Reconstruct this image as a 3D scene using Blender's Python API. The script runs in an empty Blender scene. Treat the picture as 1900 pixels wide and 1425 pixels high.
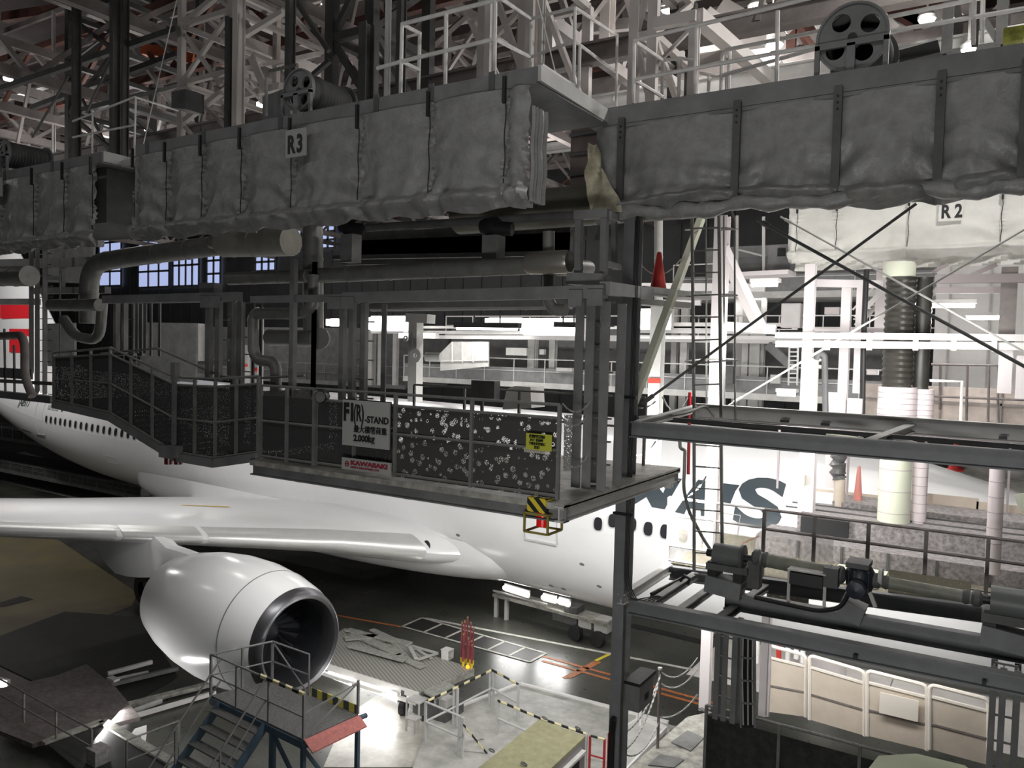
import bpy, math, random
from mathutils import Vector, Matrix
random.seed(7)
S = bpy.context.scene
# ------------------------------------------------------------------ camera
FPX, CX, CY, H = 1470.0, 950.0, 712.5, 11.0
v1 = Vector((-1385-CX, -(592-CY), FPX)); v2 = Vector((1872-CX, -(672-CY), FPX))
AX = (-v1).normalized(); AY = (v2-AX*v2.dot(AX)).normalized(); AZ = AY.cross(AX)
if AZ.y < 0: AZ = -AZ
cam = bpy.data.objects.new('camera', bpy.data.cameras.new('camera')); S.collection.objects.link(cam)
cam.data.sensor_width = 36; cam.data.lens = 36*FPX/1900; cam.data.clip_end = 400
# rows of rotation: camera right, up, back in world axes
Rt = Vector((AX.x, AY.x, AZ.x)); Up = Vector((AX.y, AY.y, AZ.y)); Fw = Vector((AX.z, AY.z, AZ.z))
M = Matrix(((Rt.x, Up.x, -Fw.x, 0), (Rt.y, Up.y, -Fw.y, 0), (Rt.z, Up.z, -Fw.z, H), (0, 0, 0, 1)))
cam.matrix_world = M
S.camera = cam
def A(px, py, X=None, Y=None, Z=None):
    """the place where the line of sight through a spot of the photograph meets a plane of the hall"""
    r = Rt*(px-CX) + Up*(-(py-CY)) + Fw*FPX
    s = X/r.x if X is not None else Y/r.y if Y is not None else (Z-H)/r.z
    return Vector((r.x*s, r.y*s, H+r.z*s))
# ------------------------------------------------------------------ view, world
S.view_settings.view_transform = 'Standard'; S.view_settings.look = 'None'
S.view_settings.exposure = 0.0; S.view_settings.gamma = 1.0; S.view_settings.use_curve_mapping = False
W = bpy.data.worlds.new('hall_air'); S.world = W; W.use_nodes = True
W.node_tree.nodes['Background'].inputs[0].default_value = (.9, .93, 1, 1)
W.node_tree.nodes['Background'].inputs[1].default_value = 0.03
def area(name, loc, tgt, sx, sy, power, col=(1, .99, .97)):
    l = bpy.data.lights.new(name, 'AREA'); l.shape = 'RECTANGLE'; l.size = sx; l.size_y = sy; l.energy = power; l.color = col
    o = bpy.data.objects.new(name, l); S.collection.objects.link(o); o.location = loc
    o.rotation_euler = (Vector(tgt)-Vector(loc)).to_track_quat('-Z', 'Y').to_euler(); return o
def point(name, loc, power, r=.2, col=(1, .98, .95)):
    l = bpy.data.lights.new(name, 'POINT'); l.energy = power; l.shadow_soft_size = r; l.color = col
    o = bpy.data.objects.new(name, l); S.collection.objects.link(o); o.location = loc; return o
# floodlights under the near docks that wash the aircraft
area('aircraft_light', (-7, 13.2, 8.6), (-10, 22, 4.6), 5, .6, 620)
area('aircraft_light', (-15, 12.5, 8.6), (-17, 22, 5.6), 4, .6, 190)
area('aircraft_light', (-2.5, 14.2, 11.2), (-5, 22, 7), 4, .6, 230)
area('aircraft_light', (-26, 13, 9.5), (-34, 23, 5), 6, .8, 300)
# fill lights added on the camera side to brighten the near faces
area('camera_side_fill', (-6, 3.6, 17.6), (-7, 9, 13.2), 9, .5, 62)
area('camera_side_fill', (-1, .5, 8.2), (-2.5, 12, 7.6), 4, 1, 300)
area('camera_side_fill', (-18, 3.6, 17.6), (-18, 9, 13.2), 8, .5, 46)
area('camera_side_fill', (1, 4.5, 18), (0, 11, 13.4), 5, .5, 52)
point('bay_and_fill_light', (1.5, 13.5, 18.5), 1150, .3)  # added light, brightens the tower steel from the right
point('bay_and_fill_light', (-46, 34, 17), 900, .4)  # added fill for the far left floor, not a lamp of the hall
point('bay_and_fill_light', (-36, 9, 17), 600, .4)  # added fill to brighten the left floor
point('bay_and_fill_light', (-56, 19, 15), 1500, .4)  # added fill lifting the dark floor at far left
area('tube_and_fill_light', (-20.8, 12.4, .4), (-18.2, 14.4, 2.2), 1.6, .2, 130)
# roof lamps over the hall
for x, y, p in ((-6, 24, 1900), (-16, 26, 1600), (-30, 18, 1500), (-44, 30, 1800), (2, 20, 1600), (-12, 38, 2200), (-28, 42, 1600)):
    point('bay_and_fill_light', (x, y, 17.8), p*.25, .4)
# ------------------------------------------------------------------ materials
MT = {}
def mat(name, col, rough=.55, metal=0.0, noise=0.0, nscale=3.0, bump=0.0, emit=None, spec=.5, col2=None):
    if name in MT: return MT[name]
    m = bpy.data.materials.new(name); m.use_nodes = True; nt = m.node_tree; b = nt.nodes['Principled BSDF']
    b.inputs['Base Color'].default_value = (*col, 1); b.inputs['Roughness'].default_value = rough; b.inputs['Metallic'].default_value = metal
    b.inputs['Specular IOR Level'].default_value = spec
    if emit:
        b.inputs['Emission Color'].default_value = (*emit[:3], 1); b.inputs['Emission Strength'].default_value = emit[3]
    if noise or bump or col2:
        tc = nt.nodes.new('ShaderNodeNewGeometry'); n = nt.nodes.new('ShaderNodeTexNoise'); n.inputs['Scale'].default_value = nscale
        n.inputs['Detail'].default_value = 5; n.inputs['Roughness'].default_value = .65
        nt.links.new(tc.outputs['Position'], n.inputs['Vector'])
        if noise or col2:
            r = nt.nodes.new('ShaderNodeValToRGB'); r.color_ramp.elements[0].position = .35; r.color_ramp.elements[1].position = .68
            c2 = col2 or tuple(min(1, c*(1+noise)) for c in col)
            c1 = tuple(c*(1-noise) for c in col)
            r.color_ramp.elements[0].color = (*c1, 1); r.color_ramp.elements[1].color = (*c2, 1)
            nt.links.new(n.outputs['Fac'], r.inputs['Fac']); nt.links.new(r.outputs['Color'], b.inputs['Base Color'])
        if bump:
            bp = nt.nodes.new('ShaderNodeBump'); bp.inputs['Strength'].default_value = bump; bp.inputs['Distance'].default_value = .03
            nt.links.new(n.outputs['Fac'], bp.inputs['Height']); nt.links.new(bp.outputs['Normal'], b.inputs['Normal'])
    MT[name] = m; return m
DK = mat('dark grey painted steel', (.10, .10, .10), .6, noise=.25, nscale=2)
GR = mat('mid grey painted steel', (.20, .20, .20), .55, noise=.2, nscale=2)
LG = mat('light grey painted steel', (.52, .51, .49), .5, noise=.12, nscale=2)
WH = mat('white painted steel', (.80, .78, .76), .45, noise=.06, nscale=2)
BK = mat('black rubber', (.015, .015, .016), .5)
CV = mat('silver grey canvas', (.27, .27, .26), .42, noise=.16, nscale=5, bump=.85, spec=.6)
CVL = mat('pale canvas', (.80, .79, .74), .5, noise=.05, nscale=3, bump=.35)
DUCT = mat('galvanised duct', (.24, .24, .225), .45, .25, noise=.18, nscale=3)
SHELL = mat('gloss white aircraft paint', (.86, .86, .86), .22, noise=.015, nscale=1, spec=.5)
NAC = mat('pearl white nacelle paint', (.82, .82, .82), .2, noise=.01, nscale=1)
ALU = mat('bare aluminium', (.80, .80, .78), .34, .45, noise=.03)
LIP = mat('polished metal lip', (.17, .17, .18), .34, .85)
GLASSK = mat('dark cabin window', (.03, .03, .035), .15)
LTR = mat('dark slate livery lettering', (.05, .065, .075), .4)
RED = mat('faded red plastic', (.55, .04, .03), .5, noise=.15)
ORA = mat('orange floor paint', (.50, .17, .06), .6, noise=.3, nscale=9)
YEL = mat('yellow paint', (.72, .58, .05), .5)
PINK = mat('faded red ramp paint', (.46, .15, .13), .6, noise=.2, nscale=9)
BLUE = mat('blue grey painted steel', (.06, .095, .13), .5, noise=.2)
TAN = mat('tan wall panel', (.60, .52, .43), .65, noise=.08, nscale=2)
OLIVE = mat('olive vinyl cover', (.27, .26, .15), .55, noise=.15, nscale=6, bump=.2)
CONC = mat('worn deck plate', (.36, .35, .31), .5, noise=.35, nscale=5)
TUBE = mat('lit fluorescent tube', (1, 1, 1), .5, emit=(1, .98, .96, 9))
LAMP = mat('lit lamp glass', (1, 1, 1), .5, emit=(1, .97, .95, 40))
SKYW = mat('dusk daylight pane', (.3, .4, .7), .5, emit=(.50, .58, .92, .8))
SIGN = mat('pale sign board', (.42, .42, .40), .5)
BLACKP = mat('black sign paint', (.02, .02, .022), .5)
MAG = mat('dull red sign lettering', (.30, .03, .05), .5)
SGY = mat('yellow green notice sheet', (.50, .52, .05), .5)
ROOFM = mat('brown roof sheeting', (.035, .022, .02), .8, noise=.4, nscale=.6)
BRN = mat('dull red roof steel', (.13, .055, .042), .7, noise=.3)
BGE = mat('beige roof steel', (.25, .22, .21), .55, noise=.3, nscale=.8)
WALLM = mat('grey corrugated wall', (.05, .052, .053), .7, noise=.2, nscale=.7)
PNK = mat('pale pinkish pipe lagging', (.82, .73, .74), .55)
CREAM = mat('cream duct', (.72, .74, .60), .5)
def stripes(name, c1, c2, scale, vec=(1, 0, 0), rough=.5):
    m = bpy.data.materials.new(name); m.use_nodes = True; nt = m.node_tree; b = nt.nodes['Principled BSDF']; b.inputs['Roughness'].default_value = rough
    g = nt.nodes.new('ShaderNodeNewGeometry'); d = nt.nodes.new('ShaderNodeVectorMath'); d.operation = 'DOT_PRODUCT'; d.inputs[1].default_value = vec
    mu = nt.nodes.new('ShaderNodeMath'); mu.operation = 'MULTIPLY'; mu.inputs[1].default_value = scale
    fr = nt.nodes.new('ShaderNodeMath'); fr.operation = 'FRACT'; gt = nt.nodes.new('ShaderNodeMath'); gt.operation = 'GREATER_THAN'; gt.inputs[1].default_value = .5
    mx = nt.nodes.new('ShaderNodeMix'); mx.data_type = 'RGBA'; mx.inputs[6].default_value = (*c1, 1); mx.inputs[7].default_value = (*c2, 1)
    nt.links.new(g.outputs['Position'], d.inputs[0]); nt.links.new(d.outputs['Value'], mu.inputs[0]); nt.links.new(mu.outputs[0], fr.inputs[0])
    nt.links.new(fr.outputs[0], gt.inputs[0]); nt.links.new(gt.outputs[0], mx.inputs[0]); nt.links.new(mx.outputs[2], b.inputs['Base Color']); return m
HAZ = stripes('yellow and black stripes', (.75, .6, .04), (.02, .02, .02), 6, (1, 0, 1))
HAZ2 = stripes('yellow and grey tape', (.75, .65, .1), (.08, .08, .09), 4.2, (.7, .7, 0))
HAZW = stripes('yellow and black rail tape', (.75, .68, .4), (.02, .02, .02), 3, (.8, .6, 0))
def meshmat(name, col, scale, hole, noisy=0.0):
    """expanded metal: real holes cut by a procedural pattern"""
    m = bpy.data.materials.new(name); m.use_nodes = True; nt = m.node_tree; b = nt.nodes['Principled BSDF']
    b.inputs['Base Color'].default_value = (*col, 1); b.inputs['Roughness'].default_value = .6
    g = nt.nodes.new('ShaderNodeNewGeometry'); v = nt.nodes.new('ShaderNodeTexVoronoi'); v.inputs['Scale'].default_value = scale
    lt = nt.nodes.new('ShaderNodeMath'); lt.operation = 'GREATER_THAN'; lt.inputs[1].default_value = hole
    nt.links.new(g.outputs['Position'], v.inputs['Vector']); nt.links.new(v.outputs['Distance'], lt.inputs[0])
    src = lt.outputs[0]
    if noisy:
        n = nt.nodes.new('ShaderNodeTexVoronoi'); n.inputs['Scale'].default_value = noisy; l2 = nt.nodes.new('ShaderNodeMath'); l2.operation = 'GREATER_THAN'; l2.inputs[1].default_value = .37
        nt.links.new(g.outputs['Position'], n.inputs['Vector']); nt.links.new(n.outputs['Distance'], l2.inputs[0])
        mm = nt.nodes.new('ShaderNodeMath'); mm.operation = 'MAXIMUM'; nt.links.new(src, mm.inputs[0]); nt.links.new(l2.outputs[0], mm.inputs[1]); src = mm.outputs[0]
    nt.links.new(src, b.inputs['Alpha']); return m
MESH = meshmat('dark expanded metal', (.05, .05, .05), 60, .16)
MESHP = meshmat('dark perforated panel', (.06, .057, .054), 90, .5, 9)
MESHG = meshmat('pale expanded metal', (.5, .5, .48), 38, .30)
CLEAR = mat('scuffed clear sheet', (.75, .70, .62), .5, noise=.2, nscale=30)
CLEAR.node_tree.nodes['Principled BSDF'].inputs['Alpha'].default_value = .38
# ------------------------------------------------------------------ mesh tools
COL = S.collection
RL = {}
class MB:
    def __init__(s): s.v = []; s.f = []
    def add(s, vs, fs):
        n = len(s.v); s.v += [Vector(v) for v in vs]; s.f += [[i+n for i in f] for f in fs]; return s
    def box(s, x0, x1, y0, y1, z0, z1):
        return s.add([(x, y, z) for x in (x0, x1) for y in (y0, y1) for z in (z0, z1)],
                     [(0, 1, 3, 2), (4, 6, 7, 5), (0, 4, 5, 1), (2, 3, 7, 6), (0, 2, 6, 4), (1, 5, 7, 3)])
    def bar(s, p, q, w, h=None, up=(0, 0, 1)):
        p = Vector(p); q = Vector(q); h = w if h is None else h; d = (q-p)
        if d.length < 1e-6: return s
        d.normalize(); up = Vector(up)
        if abs(d.dot(up)) > .97: up = Vector((0, 1, 0)) if abs(d.y) < .9 else Vector((1, 0, 0))
        sd = d.cross(up).normalized(); u = sd.cross(d)
        vs = [c+sd*a*w/2+u*b*h/2 for c in (p, q) for a in (-1, 1) for b in (-1, 1)]
        return s.add(vs, [(0, 1, 3, 2), (4, 6, 7, 5), (0, 4, 5, 1), (2, 3, 7, 6), (0, 2, 6, 4), (1, 5, 7, 3)])
    def ibeam(s, p, q, w, h, t=.02, up=(0, 0, 1)):
        p = Vector(p); q = Vector(q); d = (q-p).normalized(); up = Vector(up)
        if abs(d.dot(up)) > .97: up = Vector((0, 1, 0))
        sd = d.cross(up).normalized(); u = sd.cross(d)
        s.bar(p+u*(h/2-t/2), q+u*(h/2-t/2), w, t, up); s.bar(p-u*(h/2-t/2), q-u*(h/2-t/2), w, t, up); s.bar(p, q, t, h-2*t, up); return s
    def pipe(s, pts, r, n=10, bend=0.0, caps=True, rad=None):
        pts = [Vector(p) for p in pts]
        if bend and len(pts) > 2:
            o = [pts[0]]
            for i in range(1, len(pts)-1):
                a, b, c = pts[i-1], pts[i], pts[i+1]; e = min(bend, (a-b).length*.45, (c-b).length*.45)
                p0 = b+(a-b).normalized()*e; p1 = b+(c-b).normalized()*e
                for k in range(6):
                    t = k/5; o.append(p0*(1-t)**2+b*2*t*(1-t)+p1*t*t)
            o.append(pts[-1]); pts = o
        n0 = len(s.v); prev = None; m = len(pts)
        for i, p in enumerate(pts):
            d = (pts[min(i+1, m-1)]-pts[max(i-1, 0)])
            if d.length < 1e-7: d = Vector((0, 0, 1))
            d.normalize()
            if prev is None:
                a = Vector((0, 0, 1)) if abs(d.z) < .9 else Vector((1, 0, 0)); prev = d.cross(a).normalized()
            else:
                prev = (prev-d*prev.dot(d)).normalized()
            w = d.cross(prev); rr = rad[i] if rad else r
            for k in range(n):
                t = 2*math.pi*k/n; s.v.append(p+(prev*math.cos(t)+w*math.sin(t))*rr)
        for i in range(m-1):
            for k in range(n):
                a = n0+i*n+k; b = n0+i*n+(k+1) % n; s.f.append([a, b, b+n, a+n])
        if caps: s.f.append([n0+k for k in range(n)][::-1]); s.f.append([n0+(m-1)*n+k for k in range(n)])
        return s
    def revolve(s, prof, c, ax, n=48, close=False):
        """prof: list of (along, radius)"""
        c = Vector(c); ax = Vector(ax).normalized(); a = Vector((0, 0, 1)) if abs(ax.z) < .9 else Vector((1, 0, 0))
        u = ax.cross(a).normalized(); w = ax.cross(u); n0 = len(s.v)
        for t, r in prof:
            for k in range(n):
                g = 2*math.pi*k/n; s.v.append(c+ax*t+(u*math.cos(g)+w*math.sin(g))*r)
        for i in range(len(prof)-1):
            for k in range(n):
                a = n0+i*n+k; b = n0+i*n+(k+1) % n; s.f.append([a, b, b+n, a+n])
        return s
    def prism(s, poly, d):
        d = Vector(d); n = len(poly); P = [Vector(p) for p in poly]
        return s.add(P+[p+d for p in P], [list(range(n))[::-1], list(range(n, 2*n))]+[[i, (i+1) % n, n+(i+1) % n, n+i] for i in range(n)])
    def grid(s, rows):
        n0 = len(s.v); nr = len(rows); nc = len(rows[0])
        for r in rows: s.v += [Vector(p) for p in r]
        for i in range(nr-1):
            for j in range(nc-1):
                a = n0+i*nc+j; s.f.append([a, a+1, a+nc+1, a+nc])
        return s
    def chain(s, p, q, sag, r=.018, n=None):
        p = Vector(p); q = Vector(q); L = (q-p).length; n = n or max(6, int(L/.09)); pts = []
        for i in range(n+1):
            t = i/n; pts.append(p.lerp(q, t)+Vector((0, 0, -4*sag*t*(1-t))))
        for i in range(n):
            a, b = pts[i], pts[i+1]; d = (b-a)
            s.bar(a-d*.15, b+d*.15, r*(1.9 if i % 2 else .6), r*(.6 if i % 2 else 1.9))
        return s
    def build(s, name, m, parent=None, smooth=False, label=None):
        if not s.v: return None
        o0 = RL.get(parent, Vector((0, 0, 0))) if parent is not None else Vector((0, 0, 0))
        me = bpy.data.meshes.new(name); me.from_pydata([v-o0 for v in s.v], [], s.f); me.validate(); me.materials.append(m)
        if smooth:
            for p in me.polygons: p.use_smooth = True
            try: me.set_sharp_from_angle(angle=math.radians(35))
            except Exception: pass
        o = bpy.data.objects.new(name, me); COL.objects.link(o)
        if parent is not None: o.parent = parent; RL[o] = o0
        if label: o['label'] = label
        return o
def tag(o, label, cat, group=None, kind=None):
    if label: o['label'] = label
    if cat: o['category'] = cat
    if group: o['group'] = group
    if kind: o['kind'] = kind
    return o
def thing(name, label, cat, loc=(0, 0, 0), group=None):
    o = bpy.data.objects.new(name, None); COL.objects.link(o); o.location = loc; o.empty_display_size = .1
    RL[o] = Vector(loc); return tag(o, label, cat, group)
def struct(o): o['kind'] = 'structure'; return o
def dup(root, off, label=None, group=None):
    def cp(o, par):
        c = o.copy(); COL.objects.link(c)
        if par: c.parent = par
        for k in list(o.children): cp(k, c)
        return c
    r = cp(root, None); r.location = root.location+Vector(off); RL[r] = Vector(r.location)
    if label: r['label'] = label
    if group: r['group'] = group
    return r
def text(s, size, origin, right, up, m, parent, name='lettering', bold=0.0, depth=.004, sx=1.0, align='LEFT', space=1.0, warp=None, cuts=0):
    cu = bpy.data.curves.new('t', 'FONT'); cu.body = s; cu.size = size; cu.offset = bold; cu.align_x = align; cu.space_character = space; cu.extrude = depth
    cu.resolution_u = 4
    ob = bpy.data.objects.new('t', cu); COL.objects.link(ob); dg = bpy.context.evaluated_depsgraph_get(); dg.update()
    me = bpy.data.meshes.new_from_object(ob.evaluated_get(dg)); bpy.data.objects.remove(ob); bpy.data.curves.remove(cu)
    right = Vector(right).normalized(); up = Vector(up).normalized(); nrm = right.cross(up)
    if cuts:
        import bmesh
        bm = bmesh.new(); bm.from_mesh(me); bmesh.ops.triangulate(bm, faces=bm.faces)
        for _ in range(cuts):
            es = [e for e in bm.edges if e.calc_length() > size*.18]
            bmesh.ops.subdivide_edges(bm, edges=es, cuts=1, use_grid_fill=True); bmesh.ops.triangulate(bm, faces=bm.faces)
        bm.to_mesh(me); bm.free()
    mb = MB(); org = Vector(origin); vs = []
    for v in me.vertices:
        if warp: vs.append(warp(v.co.x*sx, v.co.y, v.co.z))
        else: vs.append(org+right*v.co.x*sx+up*v.co.y+nrm*(v.co.z+depth))
    mb.add(vs, [list(p.vertices) for p in me.polygons]); bpy.data.meshes.remove(me)
    return mb.build(name, m, parent)
def railing(name, label, pts, z0, z1, m, posts=None, rails=(1.0, .5), r=.022, panel=None, cat='railing', step=1.3, group=None, kick=0):
    """pts: ground line of world x,y points; a guard rail with real posts, rails and panels. z0/z1 may be lists"""
    pts = [Vector((p[0], p[1], 0)) for p in pts]; n = len(pts)
    Z0 = z0 if isinstance(z0, (list, tuple)) else [z0]*n; Z1 = z1 if isinstance(z1, (list, tuple)) else [z1]*n
    t = thing(name, label, cat, (pts[0].x, pts[0].y, Z0[0]), group)
    for f in rails:
        mb = MB(); mb.pipe([Vector((p.x, p.y, Z0[i]+(Z1[i]-Z0[i])*f)) for i, p in enumerate(pts)], r, 6); mb.build('top_rail' if f > .95 else 'mid_rail', m, t)
    for i in range(n-1):
        a, b = pts[i], pts[i+1]; L = (b-a).length; k = max(1, round(L/step))
        for j in range(k+(1 if i == n-2 else 0)):
            u = j/k; p = a.lerp(b, u); zz0 = Z0[i]+(Z0[i+1]-Z0[i])*u; zz1 = Z1[i]+(Z1[i+1]-Z1[i])*u
            MB().bar((p.x, p.y, zz0), (p.x, p.y, zz1), r*2).build('post', m, t)
        if panel:
            d = (b-a).normalized(); nn = Vector((d.y, -d.x, 0))*-.03
            hh = .86
            q = [a+nn, b+nn]
            MB().add([(q[0].x, q[0].y, Z0[i]), (q[1].x, q[1].y, Z0[i+1]), (q[1].x, q[1].y, Z0[i+1]+(Z1[i+1]-Z0[i+1])*hh), (q[0].x, q[0].y, Z0[i]+(Z1[i]-Z0[i])*hh)], [(0, 1, 2, 3)]).build('mesh_panel', panel, t)
        if kick: MB().bar((a.x, a.y, Z0[i]+kick/2), (b.x, b.y, Z0[i+1]+kick/2), .012, kick).build('kick_plate', m, t)
    return t
def beams(name, label, cat, m, segs, group=None, loc=None):
    """segs: (part name, p, q, width[, height])"""
    loc = loc or segs[0][1]; t = thing(name, label, cat, tuple(loc), group)
    for sg in segs:
        mb = MB(); w = sg[3]; h = sg[4] if len(sg) > 4 else w
        if 'ibeam' in sg[5:]: mb.ibeam(sg[1], sg[2], w, h)
        else: mb.bar(sg[1], sg[2], w, h)
        mb.build(sg[0], m, t)
    return t
def one(mb, name, label, cat, m, group=None, smooth=False, kind=None):
    return tag(mb.build(name, m, None, smooth), label, cat, group, kind)
#%%SETTING
# ================================================================== the setting
fl = bpy.data.materials.new('hangar floor'); fl.use_nodes = True; nt = fl.node_tree; b = nt.nodes['Principled BSDF']
g = nt.nodes.new('ShaderNodeNewGeometry'); n1 = nt.nodes.new('ShaderNodeTexNoise'); n1.inputs['Scale'].default_value = .35; n1.inputs['Detail'].default_value = 6
n2 = nt.nodes.new('ShaderNodeTexNoise'); n2.inputs['Scale'].default_value = 5; n2.inputs['Detail'].default_value = 8
r1 = nt.nodes.new('ShaderNodeValToRGB'); r1.color_ramp.elements[0].position = .3; r1.color_ramp.elements[1].position = .7
r1.color_ramp.elements[0].color = (.065, .068, .058, 1); r1.color_ramp.elements[1].color = (.15, .15, .13, 1)
mx = nt.nodes.new('ShaderNodeMix'); mx.data_type = 'RGBA'; mx.blend_type = 'MULTIPLY'; mx.inputs[0].default_value = .45
for n_ in (n1, n2): nt.links.new(g.outputs['Position'], n_.inputs['Vector'])
nt.links.new(n1.outputs['Fac'], r1.inputs['Fac']); nt.links.new(r1.outputs['Color'], mx.inputs[6]); nt.links.new(n2.outputs['Color'], mx.inputs[7])
nt.links.new(mx.outputs[2], b.inputs['Base Color'])
rr = nt.nodes.new('ShaderNodeMapRange'); rr.inputs[3].default_value = .18; rr.inputs[4].default_value = .45; nt.links.new(n2.outputs['Fac'], rr.inputs[0]); nt.links.new(rr.outputs[0], b.inputs['Roughness'])
floor = struct(MB().box(-95, 12, -2, 62, -.3, 0).build('floor', fl))
def patch(pix, m, name='painted_line', z=.006, th=.006):
    return MB().prism([A(px, py, Z=z) for px, py in pix], (0, 0, th)).build(name, m, floor)
def stripe(a, b_, w, m, z=.01, name='painted_line'):
    p, q = A(*a, Z=z), A(*b_, Z=z); return MB().bar(p, q, w, .006).build(name, m, floor)
LINE = mat('grey white floor paint', (.50, .49, .44), .5, noise=.25, nscale=4)
YF = mat('ochre floor coating', (.34, .28, .15), .45, noise=.3, nscale=.5, col2=(.17, .155, .10))
PAV = mat('near-black floor tone', (.02, .02, .02), .6, noise=.3)
PALE = mat('pale worn floor coating', (.50, .48, .43), .35, noise=.3, nscale=1.2)
patch([(0, 985), (110, 1003), (255, 1100), (245, 1125), (0, 1215)], YF, 'floor_coating')
patch([(0, 1180), (120, 1135), (260, 1145), (330, 1255), (200, 1330), (0, 1235)], PAV, 'dark_patch', .02)  # near-black patches: wing shade painted into the floor, with panel pits
patch([(0, 1118), (40, 1106), (62, 1112), (10, 1125), (0, 1126)], PAV, 'dark_patch', .02)
patch([(0, 850), (45, 838), (300, 920), (230, 925)], PALE, 'floor_coating')
patch([(640, 1330), (700, 1290), (800, 1330), (780, 1424), (600, 1424)], PALE, 'floor_coating')
for dy in (0, 40, 90): stripe((0, 855+dy*.4), (260, 905+dy*.5), .35, LINE)
stripe((790, 1147), (1310, 1247), .16, LINE); stripe((962, 1279), (1330, 1372), .35, LINE)
stripe((1170, 1160), (1320, 1195), .5, PAV, name='floor_channel')
stripe((560, 1130), (745, 1163), .12, ORA)
for k in range(2): stripe((1006, 1217+k*9), (1330, 1306+k*9), .14, ORA)
for k in range(2): stripe((1046+k*9, 1258), (1104+k*9, 1228), .14, ORA)
stripe((1105, 1226), (1130, 1214), .14, YEL)
for k in range(6):
    t0, t1 = k/6, (k+1)/6
    a0 = (783+(1013-783)*t0, 1146+(1212-1146)*t0); a1 = (783+(1013-783)*t1, 1146+(1212-1146)*t1)
    b0 = (746+(983-746)*t0, 1162+(1228-1162)*t0); b1 = (746+(983-746)*t1, 1162+(1228-1162)*t1)
    patch([a0, a1, b1, b0], mat('dark marked bay', (.035, .032, .03), .5), 'dark_patch', .008)
    stripe(a0, b0, .1, LINE, .02)
    stripe(a0, a1, .1, LINE, .02); stripe(b0, b1, .1, LINE, .02)
stripe(a1, b1, .1, LINE, .02)
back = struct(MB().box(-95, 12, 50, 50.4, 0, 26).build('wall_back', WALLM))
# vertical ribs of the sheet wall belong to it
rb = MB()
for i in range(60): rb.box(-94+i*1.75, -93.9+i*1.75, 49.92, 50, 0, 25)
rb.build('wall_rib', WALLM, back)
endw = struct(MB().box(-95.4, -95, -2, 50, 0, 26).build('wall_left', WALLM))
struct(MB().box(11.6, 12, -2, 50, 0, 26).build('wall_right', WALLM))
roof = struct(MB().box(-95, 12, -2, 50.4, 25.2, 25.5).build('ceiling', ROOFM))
# end windows full of dusk light, in steel sashes
YW = 49.85
def backwindow(name, x0, y0, x1, y1, nx, ny):
    p = A(x0, y0, Y=YW); q = A(x1, y1, Y=YW); o = struct(MB().box(p.x, q.x, YW-.03, YW, q.z, p.z).build(name, SKYW)); f = MB()
    for i in range(nx+1): x = p.x+(q.x-p.x)*i/nx; f.box(x-.1, x+.1, YW-.12, YW-.03, q.z, p.z)
    for i in range(ny+1): z = q.z+(p.z-q.z)*i/ny; f.box(p.x, q.x, YW-.12, YW-.03, z-.1, z+.1)
    f.build('window_frame', DK, o)
for n_, w_ in enumerate(((185, 425, 226, 530, 2, 4), (258, 418, 315, 532, 3, 4), (322, 455, 370, 530, 4, 2), (385, 460, 410, 532, 2, 3), (475, 470, 512, 502, 3, 2), (40, 455, 62, 490, 2, 2), (535, 425, 560, 470, 3, 3), (597, 415, 622, 460, 2, 3))): backwindow('window_%d' % (n_+1), *w_)
#%%AIRCRAFT
# ================================================================== the aircraft
TH = math.radians(4.7); AF = Vector((-math.cos(TH), math.sin(TH), 0)); SB = Vector((-math.sin(TH), -math.cos(TH), 0)); C0 = Vector((-7.4, 23.8, 0))
def ac(xa, ya, z): return C0+AF*xa+SB*ya+Vector((0, 0, z))
def unac(p): d = Vector((p[0], p[1], 0))-C0; return d.dot(AF), d.dot(SB), p[2]
KEYS = [(-17, 5.2, 4.8, .1), (-15, 6.0, 3.8, 1.1), (-12, 6.7, 3.15, 2.1), (-8, 7.65, 2.75, 2.8), (-6, 8.25, 2.66, 3.02), (-4, 8.65, 2.62, 3.1), (-1, 8.8, 2.62, 3.1), (15, 8.9, 2.72, 3.1), (30, 9.05, 2.9, 3.1), (36, 9.1, 3.1, 3.08), (40, 9.1, 3.5, 2.98),
        (44, 9.1, 4.2, 2.8), (48, 9.05, 5.2, 2.5), (52, 8.95, 6.3, 2.0), (57, 8.7, 7.4, 1.1), (60, 8.4, 7.9, .3)]
def fus(xa):
    for a, b_ in zip(KEYS, KEYS[1:]):
        if a[0] <= xa <= b_[0]:
            t = (xa-a[0])/(b_[0]-a[0]); return [a[i]+(b_[i]-a[i])*t for i in (1, 2, 3)]
    return list((KEYS[0] if xa < KEYS[0][0] else KEYS[-1])[1:])
def fsm(xa): # smoothed section
    k = [fus(xa+d) for d in (-1.5, -.75, 0, .75, 1.5)]; return [sum(q[i] for q in k)/5 for i in range(3)]
def fy(xa, z):
    top, bot, hw = fsm(xa); c = (top+bot)/2; r = (top-bot)/2; u = max(-1, min(1, (z-c)/r)); return hw*math.sqrt(max(0, 1-u*u))
def hit(px, py, off=0.0):
    ya = 3.0
    for _ in range(8):
        r = Rt*(px-CX)+Up*(-(py-CY))+Fw*FPX
        s = (ya-(Vector((0, 0, 0))-C0).dot(SB))/r.dot(SB); p = Vector((r.x*s, r.y*s, H+r.z*s)); xa, _, z = unac(p); ya = fy(xa, z)+off
    return xa, z
def fpt(xa, z, off=.01): return ac(xa, fy(xa, z)+off, z)
plane = thing('airliner', 'large white twin-engine airliner parked in the hangar among docks', 'aircraft', tuple(ac(0, 0, 0)))
mb = MB(); rows = []
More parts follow.
